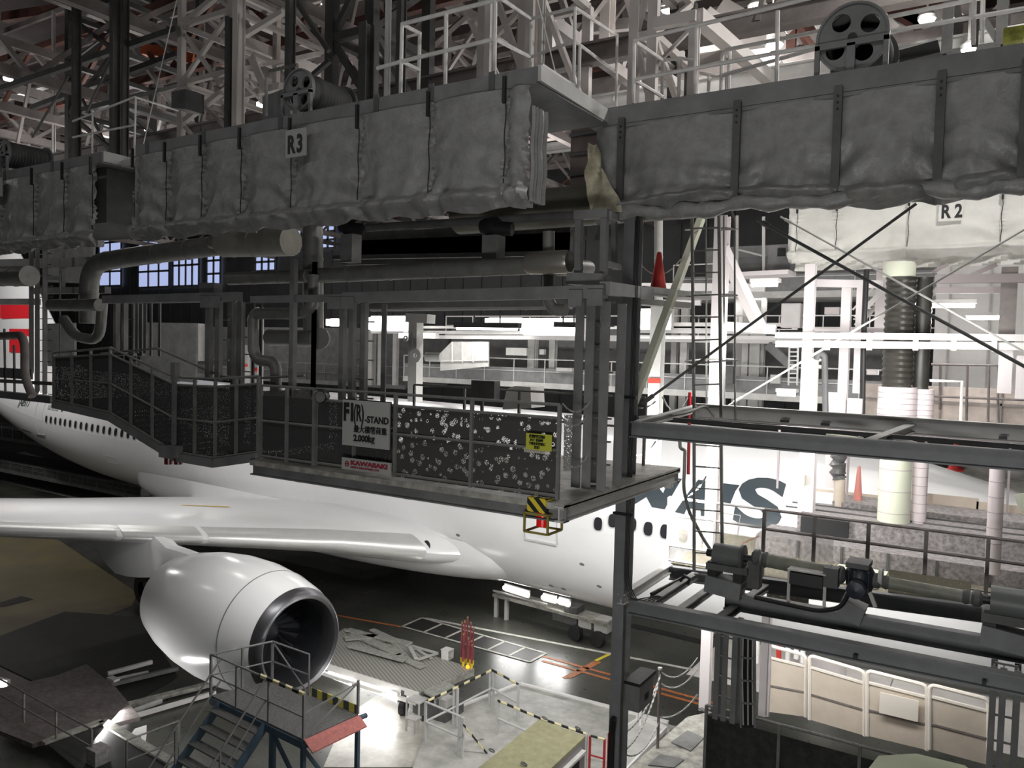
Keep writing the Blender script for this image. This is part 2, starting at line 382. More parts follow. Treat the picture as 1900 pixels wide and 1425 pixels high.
for i in range(110):
    xa = -17+i*.7; top, bot, hw = fsm(xa); c = (top+bot)/2; r = (top-bot)/2
    rows.append([ac(xa, hw*math.cos(2*math.pi*k/64), c+r*math.sin(2*math.pi*k/64)) for k in range(65)])
mb.grid(rows); fuse = mb.build('fuselage', SHELL, plane, True)
# wing-body fairing
mb = MB(); rows = []
for i in range(41):
    t = i/40; xa = 6.2+t*24; e = math.sin(math.pi*min(1, max(0, t)))**.5; hw = 2.2+1.4*e; zb = 3.2-1.0*e; zt = 4.2+.65*e; row = []
    for k in range(33):
        g_ = math.pi*(k/32); cy_ = math.cos(g_)*hw; zz = zt-(zt-zb)*math.sin(g_)**.6; row.append(ac(xa, cy_, zz))
    rows.append(row)
mb.grid(rows); mb.build('wing_body_fairing', SHELL, plane, True)
# wing (starboard)
def foil(n=18, tc=.12):
    P = []
    for i in range(n+1):
        t = math.pi*i/n; x = (1+math.cos(t))/2; P.append((x, tc*5*(.2969*math.sqrt(x)-.126*x-.3516*x*x+.2843*x**3-.1036*x**4)))
    U = P; L = [(x, -y*.75) for x, y in reversed(P[:-1])]; return U+L
SEC = [(1.5, 6.4, 16.7, 3.95, .125), (3.3, 8.4, 14.8, 4.05, .125), (5.5, 11.2, 12.3, 4.3, .12), (9.67, 14.55, 9.6, 4.72, .115), (13.5, 17.5, 8.0, 5.1, .11), (20, 22.6, 5.6, 5.8, .1), (28, 28.9, 3.1, 6.7, .09)]
def wingsec(s_, x0, x1, shrink=0.0):
    ya, xl, ch, z, tc = s_; out = []
    for x, y in foil(20, tc):
        out.append(ac(xl+x*ch, ya, z+y*ch))
    return out
def lerpsec(ya):
    for a, b_ in zip(SEC, SEC[1:]):
        if a[0] <= ya <= b_[0]:
            t = (ya-a[0])/(b_[0]-a[0]); return tuple(a[i]+(b_[i]-a[i])*t for i in range(5))
wr = [wingsec(s_, 0, 1) for s_ in SEC]; mb = MB().grid(wr); wing = mb.build('wing', SHELL, plane, True)
def slat(y0, y1, nm='leading_edge_slat'):
    rows = []
    for i in range(9):
        ya = y0+(y1-y0)*i/8; ya_, xl, ch, z, tc = lerpsec(ya); P = foil(28, tc); k = [(x, y) for x, y in P if x < .07]
        rows.append([ac(xl+x*ch-.03, ya, z+y*ch*1.02) for x, y in k])
    return MB().grid(rows).build(nm, ALU, wing, True, 'bare metal leading edge slat')
slat(3.6, 8.6)
c_ = lerpsec(3.55); MB().revolve([(0, 0), (0, .16), (-.05, .1)], ac(c_[1]+.12, 3.5, c_[3]+.25), SB, 20).build('landing_light', mat('dark light recess', (.03, .03, .03), .3), wing)
slat(8.75, 10.6); slat(10.75, 16.5); slat(16.7, 22)
ws = lerpsec(6.5)
def wpt(ya, x): # point on upper surface
    ya_, xl, ch, z, tc = lerpsec(ya); y = tc*5*(.2969*math.sqrt(x)-.126*x-.3516*x*x+.2843*x**3-.1036*x**4); return ac(xl+x*ch, ya, z+y*ch+.012)
MB().add([wpt(7.6, .36), wpt(6.5, .31), wpt(6.5, .335), wpt(7.6, .385)], [(0, 1, 2, 3)]).build('escape_route_marking', mat('amber marking', (.65, .42, .06), .5), wing)
# port wing, seen only past the fuselage
mb = MB().grid([[ac(unac(p)[0], -unac(p)[1], p.z) for p in r_] for r_ in wr]); mb.build('wing', SHELL, plane, True)
# nacelle
EC = ac(7.6, 9.67, 3.0); NL = 5.9
nac = MB().revolve([(.32, 1.43), (.6, 1.53), (1.3, 1.69), (2.2, 1.80), (3.2, 1.81), (4.2, 1.72), (5.1, 1.55), (NL, 1.32), (NL, 1.22), (3.6, 1.3)], EC, AF, 72).build('engine_nacelle', NAC, plane, True)
MB().revolve([(.32, 1.432), (.15, 1.38), (.04, 1.32), (0, 1.26), (.05, 1.18), (.2, 1.12), (.45, 1.09)], EC, AF, 72).build('inlet_lip', LIP, nac, True, 'dark polished inlet lip')
MB().revolve([(.45, 1.09), (1.0, 1.15), (1.7, 1.3), (1.75, .0)], EC, AF, 56).build('inlet_duct', mat('dark inlet lining', (.035, .037, .042), .35), nac, True)
MB().revolve([(1.05, .02), (1.2, .16), (1.45, .32), (1.7, .42)], EC, AF, 32).build('spinner', mat('dark spinner', (.05, .05, .055), .3), nac, True)
fb = MB()
uu = Vector((0, 0, 1)); ww = AF.cross(uu)
for k in range(24):
    g_ = 2*math.pi*k/24; d0 = uu*math.cos(g_)+ww*math.sin(g_); d1 = uu*math.cos(g_+.2)+ww*math.sin(g_+.2); d2 = uu*math.cos(g_+.34)+ww*math.sin(g_+.34)
    fb.add([EC+AF*1.45+d0*.35, EC+AF*1.6+d1*.38, EC+AF*1.66+d2*1.27, EC+AF*1.42+d1*1.27], [(0, 1, 2, 3)])
fb.build('fan', mat('fan blades', (.12, .12, .13), .35, .7), nac)
mb = MB(); P0 = []
for k in range(-7, 8):
    g_ = math.radians(180+14+k*1.6); d0 = uu*math.cos(g_)-ww*math.sin(g_); P0.append([EC+AF*.25+d0*1.44, EC+AF*.02+d0*1.31])
MB().grid(P0).build('red_band', RED, nac, True, 'red mark under the inlet lip')
ex = MB().revolve([(NL-1.2, .95), (NL+.9, .62), (NL+1.0, .55), (NL+1.6, .3), (NL+2.2, .05)], EC, AF, 36).build('exhaust_cone', mat('dark exhaust metal', (.06, .058, .055), .45, .6), nac, True)
# nacelle parting lines
MB().revolve([(1.32, 1.695), (1.34, 1.704), (1.36, 1.70)], EC, AF, 72).build('panel_line', GR, nac, True)
# pylon
rows = []
for i in range(17):
    t = i/16; xa = 9.0+t*11.5; zt = 4.42+.16*math.sin(min(1, t*2.6)*math.pi/2) if t < .5 else 4.85
    bt = 4.4-1.2*math.sin(min(1, max(0, (t-.25)/.45))*math.pi/2) if t < .72 else 3.2+1.5*(t-.72)/.28
    hw = .36*math.sin(math.pi*min(1, t*1.2+.08)*.5+.0)*(1 if t < .7 else 1-(t-.7)/.32)
    if t > .7: hw = max(.03, hw)
    rows.append([ac(xa, 9.67+dy*hw, zz) for dy, zz in ((-1, bt), (-1, zt-.25), (-.7, zt-.05), (0, zt), (.7, zt-.05), (1, zt-.25), (1, bt), (0, bt-.08), (-1, bt))])
MB().grid(rows).build('pylon', SHELL, plane, True)
# flap track fairing near the engine
for ya_, L_, x0 in ((8.2, 5.0, 17.5), (12.2, 4.6, 21.5), (17, 4.0, 25.0)):
    z0_ = lerpsec(ya_)[3]-.35
    MB().revolve([(0, .02), (.5, .2), (1.5, .33), (3, .3), (L_, .03)], ac(x0, ya_, z0_), AF, 20).build('flap_track_fairing', SHELL, plane, True)
# tailplane tip reaching into the left edge
rows = []
for ya_, xl, ch, z_ in ((.5, 50, 7.0, 8.0), (3, 51.6, 6.2, 8.15), (10.7, 57.5, 2.6, 8.7)):
    rows.append([ac(xl+x*ch, ya_, z_+y*ch) for x, y in foil(16, .1)])
MB().grid(rows).build('tailplane', SHELL, plane, True)
rows = []
for z_, xl, ch in ((8.4, 38.0, 17), (9.6, 42.2, 13), (11.5, 44.4, 11.5), (19, 52.5, 6)):
    rows.append([ac(xl+x*ch, y*ch, z_) for x, y in foil(16, .09)])
MB().grid(rows).build('tail_fin', SHELL, plane, True)
fin = plane.children[-1]
for z0_, z1_, a_, b_ in ((12.3, 13.4, 46.9, 52), (10.0, 11.6, 46.5, 50.5)):
    MB().add([ac(a_, .53, z0_), ac(b_, .53, z0_), ac(b_, .53, z1_), ac(a_+.8, .53, z1_)], [(0, 1, 2, 3)]).build('red_mark', mat('livery red', (.70, .02, .03), .4), fin)
area('aircraft_light', (-42, 18, 15.5), (-54, 26, 12), 3, 1, 700)  # extra light added only to brighten the tail fin
# cabin windows, each in its frame
def cabwin(xa, z, dark):
    r1, r2, rows_o, rows_i = .14, .195, [], []
    def ring(a, b_, off): return [fpt(xa+a*math.copysign(abs(math.cos(t))**.75, math.cos(t)), z+b_*math.copysign(abs(math.sin(t))**.75, math.sin(t)), off) for t in [2*math.pi*k/20 for k in range(20)]]
    o = ring(r1+.035, r2+.035, .012); i_ = ring(r1, r2, .016)
    m_ = MB(); m_.add(o+i_, [(k, (k+1) % 20, 20+(k+1) % 20, 20+k) for k in range(20)])
    f_ = m_.build('window_frame', ALU, fuse); MB().add(i_, [list(range(20))]).build('window_pane', GLASSK, f_)
wpx = [(256+0, 1128), (281, 1133), (306, 1138), (333, 1141), (359, 1146), (387, 1153), (417, 1158), (447, 1164), (477, 1170), (509, 1176), (540, 1183), (573, 1187), (606, 1193), (639, 1199), (673, 1205), (707, 1212), (742, 1218), (778, 1226), (815, 1234), (850, 1239)]
xa0, z0w = hit(88, 778); xa1, z1w = hit(1268, 994); nw = 0
for px, _ in wpx:
    px = px/2.97; py = 778+(815-778)*(px-88)/(285-88); xa, z = hit(px, py); cabwin(xa, z, True)
for px, py in ((745, 897), (765, 903), (784, 908), (803, 912), (824, 917), (845, 922), (870, 928), (895, 933), (920, 938), (945, 942), (970, 948), (1110, 972), (1137, 966), (1173, 973), (1203, 981), (1234, 986), (1268, 994)):
    xa, z = hit(px, py); cabwin(xa, z, True)
for px, py in ((1312, 1003), (1345, 1010)):
    xa, z = hit(px, py); cabwin(xa, z, True)
# doors: raised outlines
def outline(x0, z0, x1, z1, w=.03, nm='door_outline', off=.014, m=GR):
    o = MB(); n_ = 14
    for a0, b0, a1, b1 in ((x0, z0, x1, z0), (x1, z0, x1, z1), (x1, z1, x0, z1), (x0, z1, x0, z0)):
        P_ = [fpt(a0+(a1-a0)*k/n_, b0+(b1-b0)*k/n_, off) for k in range(n_+1)]; o.pipe(P_, w/2, 4)
    return o.build(nm, m, fuse)
xa, z = hit(72, 776); outline(xa-.5, z-.95, xa+.5, z+.95, .03, 'cabin_door', m=LG)
xa, z = hit(1340, 1010); outline(xa-.4, z-1.2, xa+.5, z+.8, .03, 'cabin_door', m=LG)
xa, z = hit(1035, 1012); xb, zb = hit(975, 1000); outline(xa, z, xb, z+1.9, .05, 'cargo_door', m=LG)
MB().pipe([fpt(xa+(xb-xa)*k/8, z, .03) for k in range(9)], .05, 6).build('door_sill', ALU, fuse)
xa, z = hit(196, 845); outline(xa-1.2, z-.35, xa+.2, z, .012, 'access_panel', m=LG)
for px, py in ((1080, 1047), (1023, 1087), (1046, 1093), (1112, 1088), (1190, 1137), (850, 993)):
    xa, z = hit(px, py); MB().add([fpt(xa+.09*math.cos(t), z+.05*math.sin(t), .012) for t in [k*math.pi/6 for k in range(12)]], [list(range(12))]).build('static_port', GR, fuse)
def decal(s, px, py, size, sx, m, bold=0, name='lettering', space=1.0, cuts=0, skew=0):
    xa, z = hit(px, py)
    return text(s, size, (0, 0, 0), (1, 0, 0), (0, 1, 0), m, fuse, name, bold, .002, sx, space=space, cuts=cuts, warp=lambda x, y, d: fpt(xa-x-skew*y, z+y, .012+d))
decal('JA8977', 34, 752, .62, .9, LTR, .012)
decal('unicef', 88, 760, .62, .95, mat('grey livery lettering', (.25, .27, .28), .4))
xa, z = hit(116, 759); MB().revolve([(0, .26), (.012, .26), (.012, .18), (0, .18)], fpt(xa, z, .01), SB, 20).build('emblem', LTR, fuse)
MB().add([fpt(xa+a, z+b_, .02) for a, b_ in ((-.1, -.16), (-.16, .02), (-.02, .2), (.1, .1), (.06, -.12))], [(0, 1, 2, 3, 4)]).build('emblem', LTR, fuse)
decal('NO STEP DOOR', 40, 797, .16, 1.2, LTR) if False else None
for (px, py, L_) in ((40, 797, 1.9), (68, 808, 1.4)):
    xa, z = hit(px, py); MB().add([fpt(xa-L_*t, z+s_*.05, .012) for s_, t in ((-1, 0), (-1, .5), (-1, 1), (1, 1), (1, .5), (1, 0))], [(0, 1, 4, 5), (1, 2, 3, 4)]).build('service_marking', GR, fuse)
# big slate letters, drawn as the outlines seen on the fuselage
def polyletter(pix):
    import bmesh
    P_ = [hit(*p) for p in pix]; bm = bmesh.new(); vs = [bm.verts.new((p[0], p[1], 0)) for p in P_]; bm.faces.new(vs)
    bmesh.ops.triangulate(bm, faces=bm.faces)
    for _ in range(3):
        es = [e for e in bm.edges if e.calc_length() > .25]; bmesh.ops.subdivide_edges(bm, edges=es, cuts=1); bmesh.ops.triangulate(bm, faces=bm.faces)
    bm.verts.index_update(); o = MB(); o.add([fpt(v.co.x, v.co.y, .02) for v in bm.verts], [[v.index for v in f.verts] for f in bm.faces]); bm.free()
    return o.build('livery_letter', LTR, fuse)
polyletter([(1142, 880), (1168, 884), (1178, 912), (1192, 888), (1214, 892), (1231, 915), (1243, 886), (1266, 888), (1234, 945), (1210, 941), (1200, 922), (1176, 937), (1164, 934)])
polyletter([(1253, 950), (1296, 890), (1316, 892), (1331, 925), (1334, 962), (1316, 958), (1301, 957), (1300, 944), (1275, 943), (1270, 954)])
polyletter([(1323, 894), (1373, 900), (1365, 911), (1338, 907), (1338, 920), (1360, 923), (1356, 934), (1338, 931), (1338, 950), (1332, 962), (1323, 961)])
xaS, zS = hit(1357, 968)
text('S', 1.62, (0, 0, 0), (1, 0, 0), (0, 1, 0), LTR, fuse, 'livery_letter', .05, .002, 1.72, cuts=2, warp=lambda x, y, d: fpt(xaS-x, zS+y, .02+d))
# nose gear and main gear hidden behind docks, kept simple
for xa_, ya_ in ((21, 5.5), (21, -5.5)):
    lg = MB().bar(ac(xa_, ya_, 1.0), ac(xa_, ya_, 4.0), .35).build('landing_gear', LG, plane)
    for dx in (-1.4, 0, 1.4):
        MB().revolve([(-.7, .3), (-.7, .62), (-.2, .66), (-.2, .3), (.2, .3), (.2, .66), (.7, .62), (.7, .3)], ac(xa_+dx, ya_, .66), SB, 28).build('wheel', BK, lg, True)
#%%DOCKS
# ================================================================== near docks
def PXF(name, label, cat, m, segs, group=None, r0=None):
    """a steel frame: (part, x0, y0, Y0, x1, y1, Y1, w, h, mat)"""
    P = []
    for sg in segs:
        part, x0, y0, Y0, x1, y1, Y1, w = sg[:8]; h = sg[8] if len(sg) > 8 and sg[8] else w
        P.append((part, A(x0, y0, Y=Y0), A(x1, y1, Y=Y1), w, h, sg[9] if len(sg) > 9 else m))
    t = thing(name, label, cat, tuple(P[0][1]), group)
    for part, p, q, w, h, mm in P: MB().bar(p, q, w, h).build(part, mm, t)
    return t
def curtain(name, label, X0, X1, Yf, zt, zb, m, straps, seed=0, group=None, amp=.055, lift=None, tuck=.14, sharp=1.0):
    """hung canvas: gathers at the ties, swags between them, a hem rolled under"""
    rnd = random.Random(seed); t = thing(name, label, 'curtain', (X0, Yf, zb), group)
    nx = int((X1-X0)*34); nz = 44; rows = []
    S_ = sorted(straps)
    G_ = S_ or [-5.0, -3.28, -2.0, -.85, .0, 1.3, 2.6, 3.9]
    for j in range(nz+1):
        v = j/nz; row = []
        for i in range(nx+1):
            x = X0+(X1-X0)*i/nx
            k = max([0]+[q for q in range(len(G_)) if G_[q] <= x]); a = G_[k] if G_[k] <= x else X0; b_ = G_[k+1] if k+1 < len(G_) and G_[k] <= x else (G_[0] if x < G_[0] else X1)
            w = max(.2, b_-a); u = min(1, max(0, (x-a)/w)); e = abs(2*u-1); ph = k*1.7+seed
            sagv = v+.30*(1-e**2)*v
            d = amp*1.9*math.sin(math.pi*u)*(.4+v)                                          # billow
            d += amp*.95*math.sin(17*sagv*(1+.12*math.sin(ph))+ph+2*math.sin(3*u+ph))*(v**1.6)*(.35+e)   # swags
            d += amp*.6*math.sin(62*v+5*math.sin(9*v+ph))*math.exp(-min(u, 1-u)*w/.07)*sharp     # gathers by the ties
            d += amp*.55*math.sin(x*11+2.2*math.sin(4*v+x*1.3))*v*.8+amp*.25*math.sin(x*23+7*v+ph)*v*v
            yb = 0.0
            if v > .86: yb = -.10*math.sin((v-.86)/.14*math.pi)*1.2
            z = zt+(zb-zt)*v+.035*math.sin(math.pi*u)*v*v*-1+(lift(x)*v**3 if lift else 0)
            row.append((x, Yf-d+yb, z))
        rows.append(row)
    # hem rolled back under the girder
    for q in range(1, 7):
        g_ = math.pi*q/6*.62; row = []
        for i, p in enumerate(rows[nz]):
            row.append((p[0], p[1]+tuck*math.sin(g_)*.9, p[2]-.07*math.sin(g_*1.6)+.03*math.sin(p[0]*7+q)))
        rows.append(row)
    MB().grid(rows).build('canvas', m, t, True)
    for x in S_:
        MB().box(x-.022, x+.022, Yf-.13, Yf-.09, zt-.22, zt+.12).build('tie_strap', BK, t)
        mb = MB(); mb.pipe([(x+.01*math.sin(q*1.3), Yf-.07-.0*q, zt-.2-(zt-zb)*.72*q/9) for q in range(10)], .008, 5); mb.build('tie_cord', BK, t)
    return t
def gantry(name, label, X0, X1, Y0, Y1, zt, hh, m, posts=(), group=None):
    t = thing(name, label, 'gantry', (X0, Y0, zt-hh), group)
    MB().box(X0, X1, Y0-.02, Y0+.06, zt-hh, zt).build('edge_girder', m, t); MB().box(X0, X1, Y1-.06, Y1+.02, zt-hh, zt).build('edge_girder', m, t)
    MB().box(X0, X1, Y0+.06, Y1-.06, zt-hh, zt-hh+.05).build('walkway_deck', m, t)
    for x in posts:
        MB().box(x-.045, x+.045, Y0-.035, Y0-.02, zt-hh-.02, zt+.04).build('splice_plate', DK, t)
    return t
# --- front gantry over R3
g1 = gantry('overhead_gantry', 'long grey walkway girder above the curtain marked R3', -13.75, -5.22, 8.72, 10.75, 14.58, .21, GR, [-13.4, -11.8, -9.9, -7.9, -6.9, -5.9])
MB().bar((-5.22, 8.72, 14.5), (-5.3, 12.4, 14.5), .1, .2).build('end_channel', LG, g1, label='pale end channel')
MB().box(-13.6, -6.6, 8.95, 10.6, 13.3, 14.36).build('machinery_housing', DK, g1)
g0 = gantry('overhead_gantry', 'grey walkway girder above the leftmost canvas curtain', -30, -14.85, 8.72, 10.75, 14.58, .21, GR, [-28, -24, -21, -18.5, -16.6])
MB().bar((-14.85, 8.72, 14.5), (-14.95, 10.7, 14.5), .08, .2).build('end_channel', LG, g0)
MB().box(-29.8, -15.1, 8.95, 10.6, 13.3, 14.36).build('machinery_housing', DK, g0)
MB().box(-14.9, -13.7, 9.1, 10.7, 14.38, 14.5).build('link_plate', LG, g0)
c1 = curtain('canvas_curtain', 'dark grey gathered canvas curtain carrying the R3 sign', -13.72, -5.3, 8.68, 14.36, 12.92, CV, [-13.65, -12.7, -11.72, -10.72, -9.55, -8.15, -6.85, -5.62], 2, amp=.055)
c0 = curtain('canvas_curtain', 'dark grey gathered canvas curtain at the left edge, left of the R3 one', -30, -14.95, 8.68, 14.36, 12.9, CV, [-29, -27.2, -25.4, -23.6, -21.8, -20.0, -18.55, -17.15, -16.0, -15.0], 5, amp=.05)
# pleated side return of the R3 curtain
mb = MB(); rows = []
for j in range(13):
    z = 14.1-j*.1; rows.append([(-5.28+.05*math.sin(i*2.4)+.01*math.sin(j), 8.7+i*.03, z) for i in range(13)])
mb.grid(rows).build('pleated_return', CV, c1, True)
def signboard(name, label, px0, py0, px1, py1, Yp, dz, m=SIGN, tilt=0, cat='sign'):
    p = A(px0, py0, Y=Yp); q = A(px1, py1, Y=Yp); t = thing(name, label, cat, (p.x, Yp, q.z)); z1 = p.z; z0 = z1-dz
    MB().box(p.x, q.x, Yp-.012, Yp+.012, z0, z1).build('board', m, t); return t, p.x, q.x, z0, z1
t, x0, x1, z0, z1 = signboard('sign_board', 'grey sign reading R3 on the dark canvas curtain', 531, 243, 569, 236, 8.52, .42)
text('R', .37, (x0+.05, 8.505, z0+.07), (1, 0, 0), (0, 0, 1), BLACKP, t, bold=.012, sx=.72); text('3', .37, (x0+.25, 8.505, z0+.07), (1, 0, 0), (0, 0, 1), BLACKP, t, bold=.012, sx=.72)
p = A(0, 330, Y=8.52); one_ = thing('sign_board', 'grey sign half cut off by the left edge of the picture', 'sign', tuple(p))
MB().box(p.x-.5, p.x+.12, 8.5, 8.52, p.z-.4, p.z).build('board', SIGN, one_); text('4', .37, (p.x-.2, 8.49, p.z-.35), (1, 0, 0), (0, 0, 1), BLACKP, one_, bold=.01, sx=.72)
# --- right gantry R1, set further back
g2 = gantry('overhead_gantry', 'dark grey walkway girder running off the right edge', -5.52, 4.5, 10.8, 12.6, 14.62, .26, GR, [])
for x in (-4.98, -3.28, -2.0, -.85, .0, 1.3, 2.6, 3.9):
    p_ = MB().box(x-.05, x+.05, 10.72, 10.78, 13.02, 14.42).build('hanger_strip', DK, g2)
    bb = MB()
    for zz in (14.3, 14.22, 14.14): bb.revolve([(0, 0), (0, .014), (.015, .014), (.015, 0)], (x, 10.72, zz), (0, -1, 0), 8)
    bb.build('bolt', BK, p_)
MB().box(-5.3, 4.5, 11.05, 12.5, 13.35, 14.36).build('machinery_housing', DK, g2)
MB().bar((-5.3, 10.84, 14.33), (4.5, 10.84, 14.33), .1, .05).build('lower_flange', GR, g2)
c2 = curtain('canvas_curtain', 'slack dark canvas curtain drooping along the right gantry', -5.42, 4.4, 10.83, 14.33, 13.0, CV, [], 9, amp=.075, tuck=.16, sharp=.2, lift=lambda x: .10*math.sin(x*1.3)+.08)
# rolled hem bundle under the right curtain
mb = MB(); rr_ = []; pts = []
for i in range(91):
    x = -5.3+6.5*i/60; pts.append((x, 10.72+.03*math.sin(i*.8), 13.02+.03*math.sin(i*.37)-.02*math.sin(i*.9))); rr_.append(.10+.018*math.sin(i*1.7)+.012*math.sin(i*.6))
mb.pipe(pts, .1, 12, rad=rr_).build('rolled_hem', CV, c2, True)
mb = MB(); rows = []
for j in range(14):
    v = j/13; rows.append([(-5.42+u*.5*(.25+v*.9)+.02*math.sin(9*v+u*7), 10.55-.07*math.sin(6*u+5*v)*.8-.03*math.sin(19*v+8*u), 14.05-1.02*v) for u in [k/10 for k in range(11)]])
mb.grid(rows).build('torn_flap', mat('yellowed canvas lining', (.50, .46, .33), .35, noise=.3, nscale=6, bump=.6), c2, True, 'yellowed lining folded out')
# brown housing and round duct visible between the two gantries
hs = thing('crane_girder', 'brown grey box girder in the gap between the two canvas curtains', 'girder', (-9, 12.7, 13))
MB().box(-6.9, -3.8, 12.75, 13.6, 13.75, 15.15).build('box_girder', mat('brownish grey steel', (.17, .13, .12), .55, noise=.3, nscale=1.5), hs)
for z in (13.78, 14.15, 14.5, 14.85, 15.1): MB().box(-6.9, -3.8, 12.68, 12.75, z, z+.05).build('stiffener', DK, hs)
one(MB().pipe([(-8.5, 11.6, 13.38), (-3.9, 11.6, 13.38)], .33, 28), 'air_duct', 'fat dark duct crossing the gap between the two curtains', 'duct', mat('olive grey duct', (.17, .165, .13), .5, noise=.15), smooth=True)
# R2 curtain in the lit dock
c3 = curtain('canvas_curtain', 'pale lit canvas curtain carrying the R2 sign', -4.5, 5.5, 19.0, 14.5, 13.28, CVL, [-4.3, -3.45, -2.0, -.3, 1.2], 3, amp=.035, sharp=.8)
mb = MB(); rows = []
for j in range(9):
    v = j/8; rows.append([(-4.35+i*.11, 19.1-.05*math.sin(i*1.3+j), 13.3-.32*v) for i in range(90)])
mb.grid(rows).build('lower_skirt', CVL, c3, True)
MB().box(-4.5, 5.5, 18.98, 19.12, 14.5, 14.56).build('hanging_rail', GR, c3)
t, x0, x1, z0, z1 = signboard('sign_board', 'pale sign reading R2 on the bright curtain at right', 1743, 372, 1788, 370, 18.86, .44, CVL)
text('R', .38, (x0+.04, 18.845, z0+.07), (1, 0, 0), (0, 0, 1), BLACKP, t, bold=.012, sx=.75); text('2', .38, (x0+.29, 18.845, z0+.07), (1, 0, 0), (0, 0, 1), BLACKP, t, bold=.012, sx=.75)
# --- rope drums
def drum(name, label, px, py, Yp, R_, L_, m=GR, group=None):
    c = A(px, py, Y=Yp); t = thing(name, label, 'cable drum', (c.x, Yp, 14.58), group); ax = (0, 1, 0)
    # disc with round lightening holes
    cu = bpy.data.curves.new('disc', 'CURVE'); cu.dimensions = '2D'; cu.fill_mode = 'BOTH'; cu.extrude = .018
    for cx_, cz_, rr in [(0, 0, R_)]+[(R_*.56*math.cos(math.pi/2*k+.6), R_*.56*math.sin(math.pi/2*k+.6), R_*.26) for k in range(4)]:
        sp = cu.splines.new('POLY'); sp.points.add(39); sp.use_cyclic_u = True
        for k in range(40): sp.points[k].co = (cx_+rr*math.cos(k*math.pi/20), cz_+rr*math.sin(k*math.pi/20), 0, 1)
    ob = bpy.data.objects.new('disc', cu); COL.objects.link(ob); dg = bpy.context.evaluated_depsgraph_get(); dg.update()
    me = bpy.data.meshes.new_from_object(ob.evaluated_get(dg)); bpy.data.objects.remove(ob); bpy.data.curves.remove(cu)
    d = MB(); d.add([(c.x+v.co.x, Yp+v.co.z, c.z+v.co.y) for v in me.vertices], [list(p.vertices) for p in me.polygons]); bpy.data.meshes.remove(me)
    d.revolve([(-.05, R_*.93), (-.05, R_), (.02, R_), (.02, R_*.93)], c, ax, 48)
    d.build('end_disc', m, t, label='pierced end disc')
    MB().revolve([(-.03, 0), (-.03, R_*.13), (0, R_*.13)], c, ax, 20).build('bearing_cap', BK, t)
    pr = [(.04, R_*.8)]
    for k in range(12): y_ = .06+k*(L_-.1)/12; pr += [(y_, R_*.8), (y_+(L_-.1)/24, R_*.88), (y_+(L_-.1)/12, R_*.8)]
    MB().revolve(pr+[(L_, R_*.8), (L_, R_), (L_+.04, R_), (L_+.04, 0)], c, ax, 40).build('rope_barrel', DK, t, True)
    fr = MB(); z0_ = 14.5
    fr.build('x', m, t)
    for y_ in (Yp-.06, Yp+L_+.08):
        for (xa_, xb_, za, zb_) in ((c.x-R_*1.0, c.x-R_*.86, z0_, c.z-R_*.15), (c.x+R_*.86, c.x+R_*1.0, z0_, c.z-R_*.15), (c.x-.05*1, c.x+.05, z0_, c.z-R_*.2)): MB().box(xa_, xb_, y_-.03, y_+.02, za, zb_).build('stand_leg', m, t)
        MB().box(c.x-R_*1.0, c.x+R_*1.0, y_-.03, y_+.02, c.z-R_*.28, c.z-R_*.1).build('stand_bar', m, t)
    MB().box(c.x-R_*1.1, c.x+R_*1.1, Yp-.1, Yp+L_+.1, z0_+.02, z0_+.1).build('bed_plate', m, t)
    return t
drum('cable_drum', 'ribbed cable drum standing on the girder above the R3 sign', 556, 168, 9.1, .34, .95)
drum('cable_drum', 'big pierced cable drum on the right gantry girder', 1582, 70, 11.0, .44, .9)
drum('cable_drum', 'dark cable drum at the left edge above the leftmost curtain', 6, 285, 9.1, .33, .9)
# --- walkway rails above the gantries (pixel-read, planes are the real edges)
def pxrail(name, label, m, lines, group=None, r=.03, cat='railing'):
    """lines: (part, [(px,py,Y)...])"""
    t = None
    for part, pts in lines:
        P = [A(a, b_, Y=y_) for a, b_, y_ in pts]
        if t is None: t = thing(name, label, cat, tuple(P[0]), group)
        MB().pipe(P, r, 6).build(part, m, t)
    return t
RW = mat('weathered white rail paint', (.75, .73, .70), .5, noise=.15)
pxrail('guard_rail', 'white guard rail on the walkway right of the R3 drum', RW, [
    ('top_rail', [(745, 45, 9.2), (920, 0, 9.2), (990, -25, 9.2)]), ('mid_rail', [(700, 127, 9.2), (745, 114, 9.2), (920, 72, 9.2)]),
    ('post', [(828, 22, 9.2), (826, 162, 9.2)]), ('post', [(919, -10, 9.2), (917, 142, 9.2)]), ('gate_post', [(746, 48, 9.2), (743, 178, 9.2)]), ('post', [(779, 60, 9.9), (776, 172, 9.9)]),
    ('top_rail', [(746, 45, 9.2), (779, 62, 9.9)]), ('mid_rail', [(745, 114, 9.2), (778, 130, 9.9)])])
pxrail('guard_rail', 'white guard rail around the platform corner above the gap', RW, [
    ('top_rail', [(925, -6, 9.2), (985, 35, 11.6), (1067, 14, 11.6), (1145, 66, 14.2)]), ('mid_rail', [(920, 73, 9.2), (984, 106, 11.6), (1066, 76, 11.6), (1143, 134, 14.2)]),
    ('post', [(985, 35, 11.6), (984, 125, 11.6)]), ('post', [(1067, 14, 11.6), (1064, 176, 11.6)]), ('post', [(1145, 66, 14.2), (1143, 198, 14.2)]), ('ladder_stile', [(1076, 84, 11.8), (1073, 178, 11.8)])], r=.028)
PXF('walkway_edge', 'pale channel edge of the stepped walkway between gantries', 'walkway', LG, [('edge_channel', 1000, 130, 8.8, 1062, 168, 10.9, .1, .16), ('edge_channel', 1064, 182, 10.9, 1114, 207, 12.2, .1, .16), ('riser', 1060, 155, 10.9, 1060, 188, 10.9, .08)])
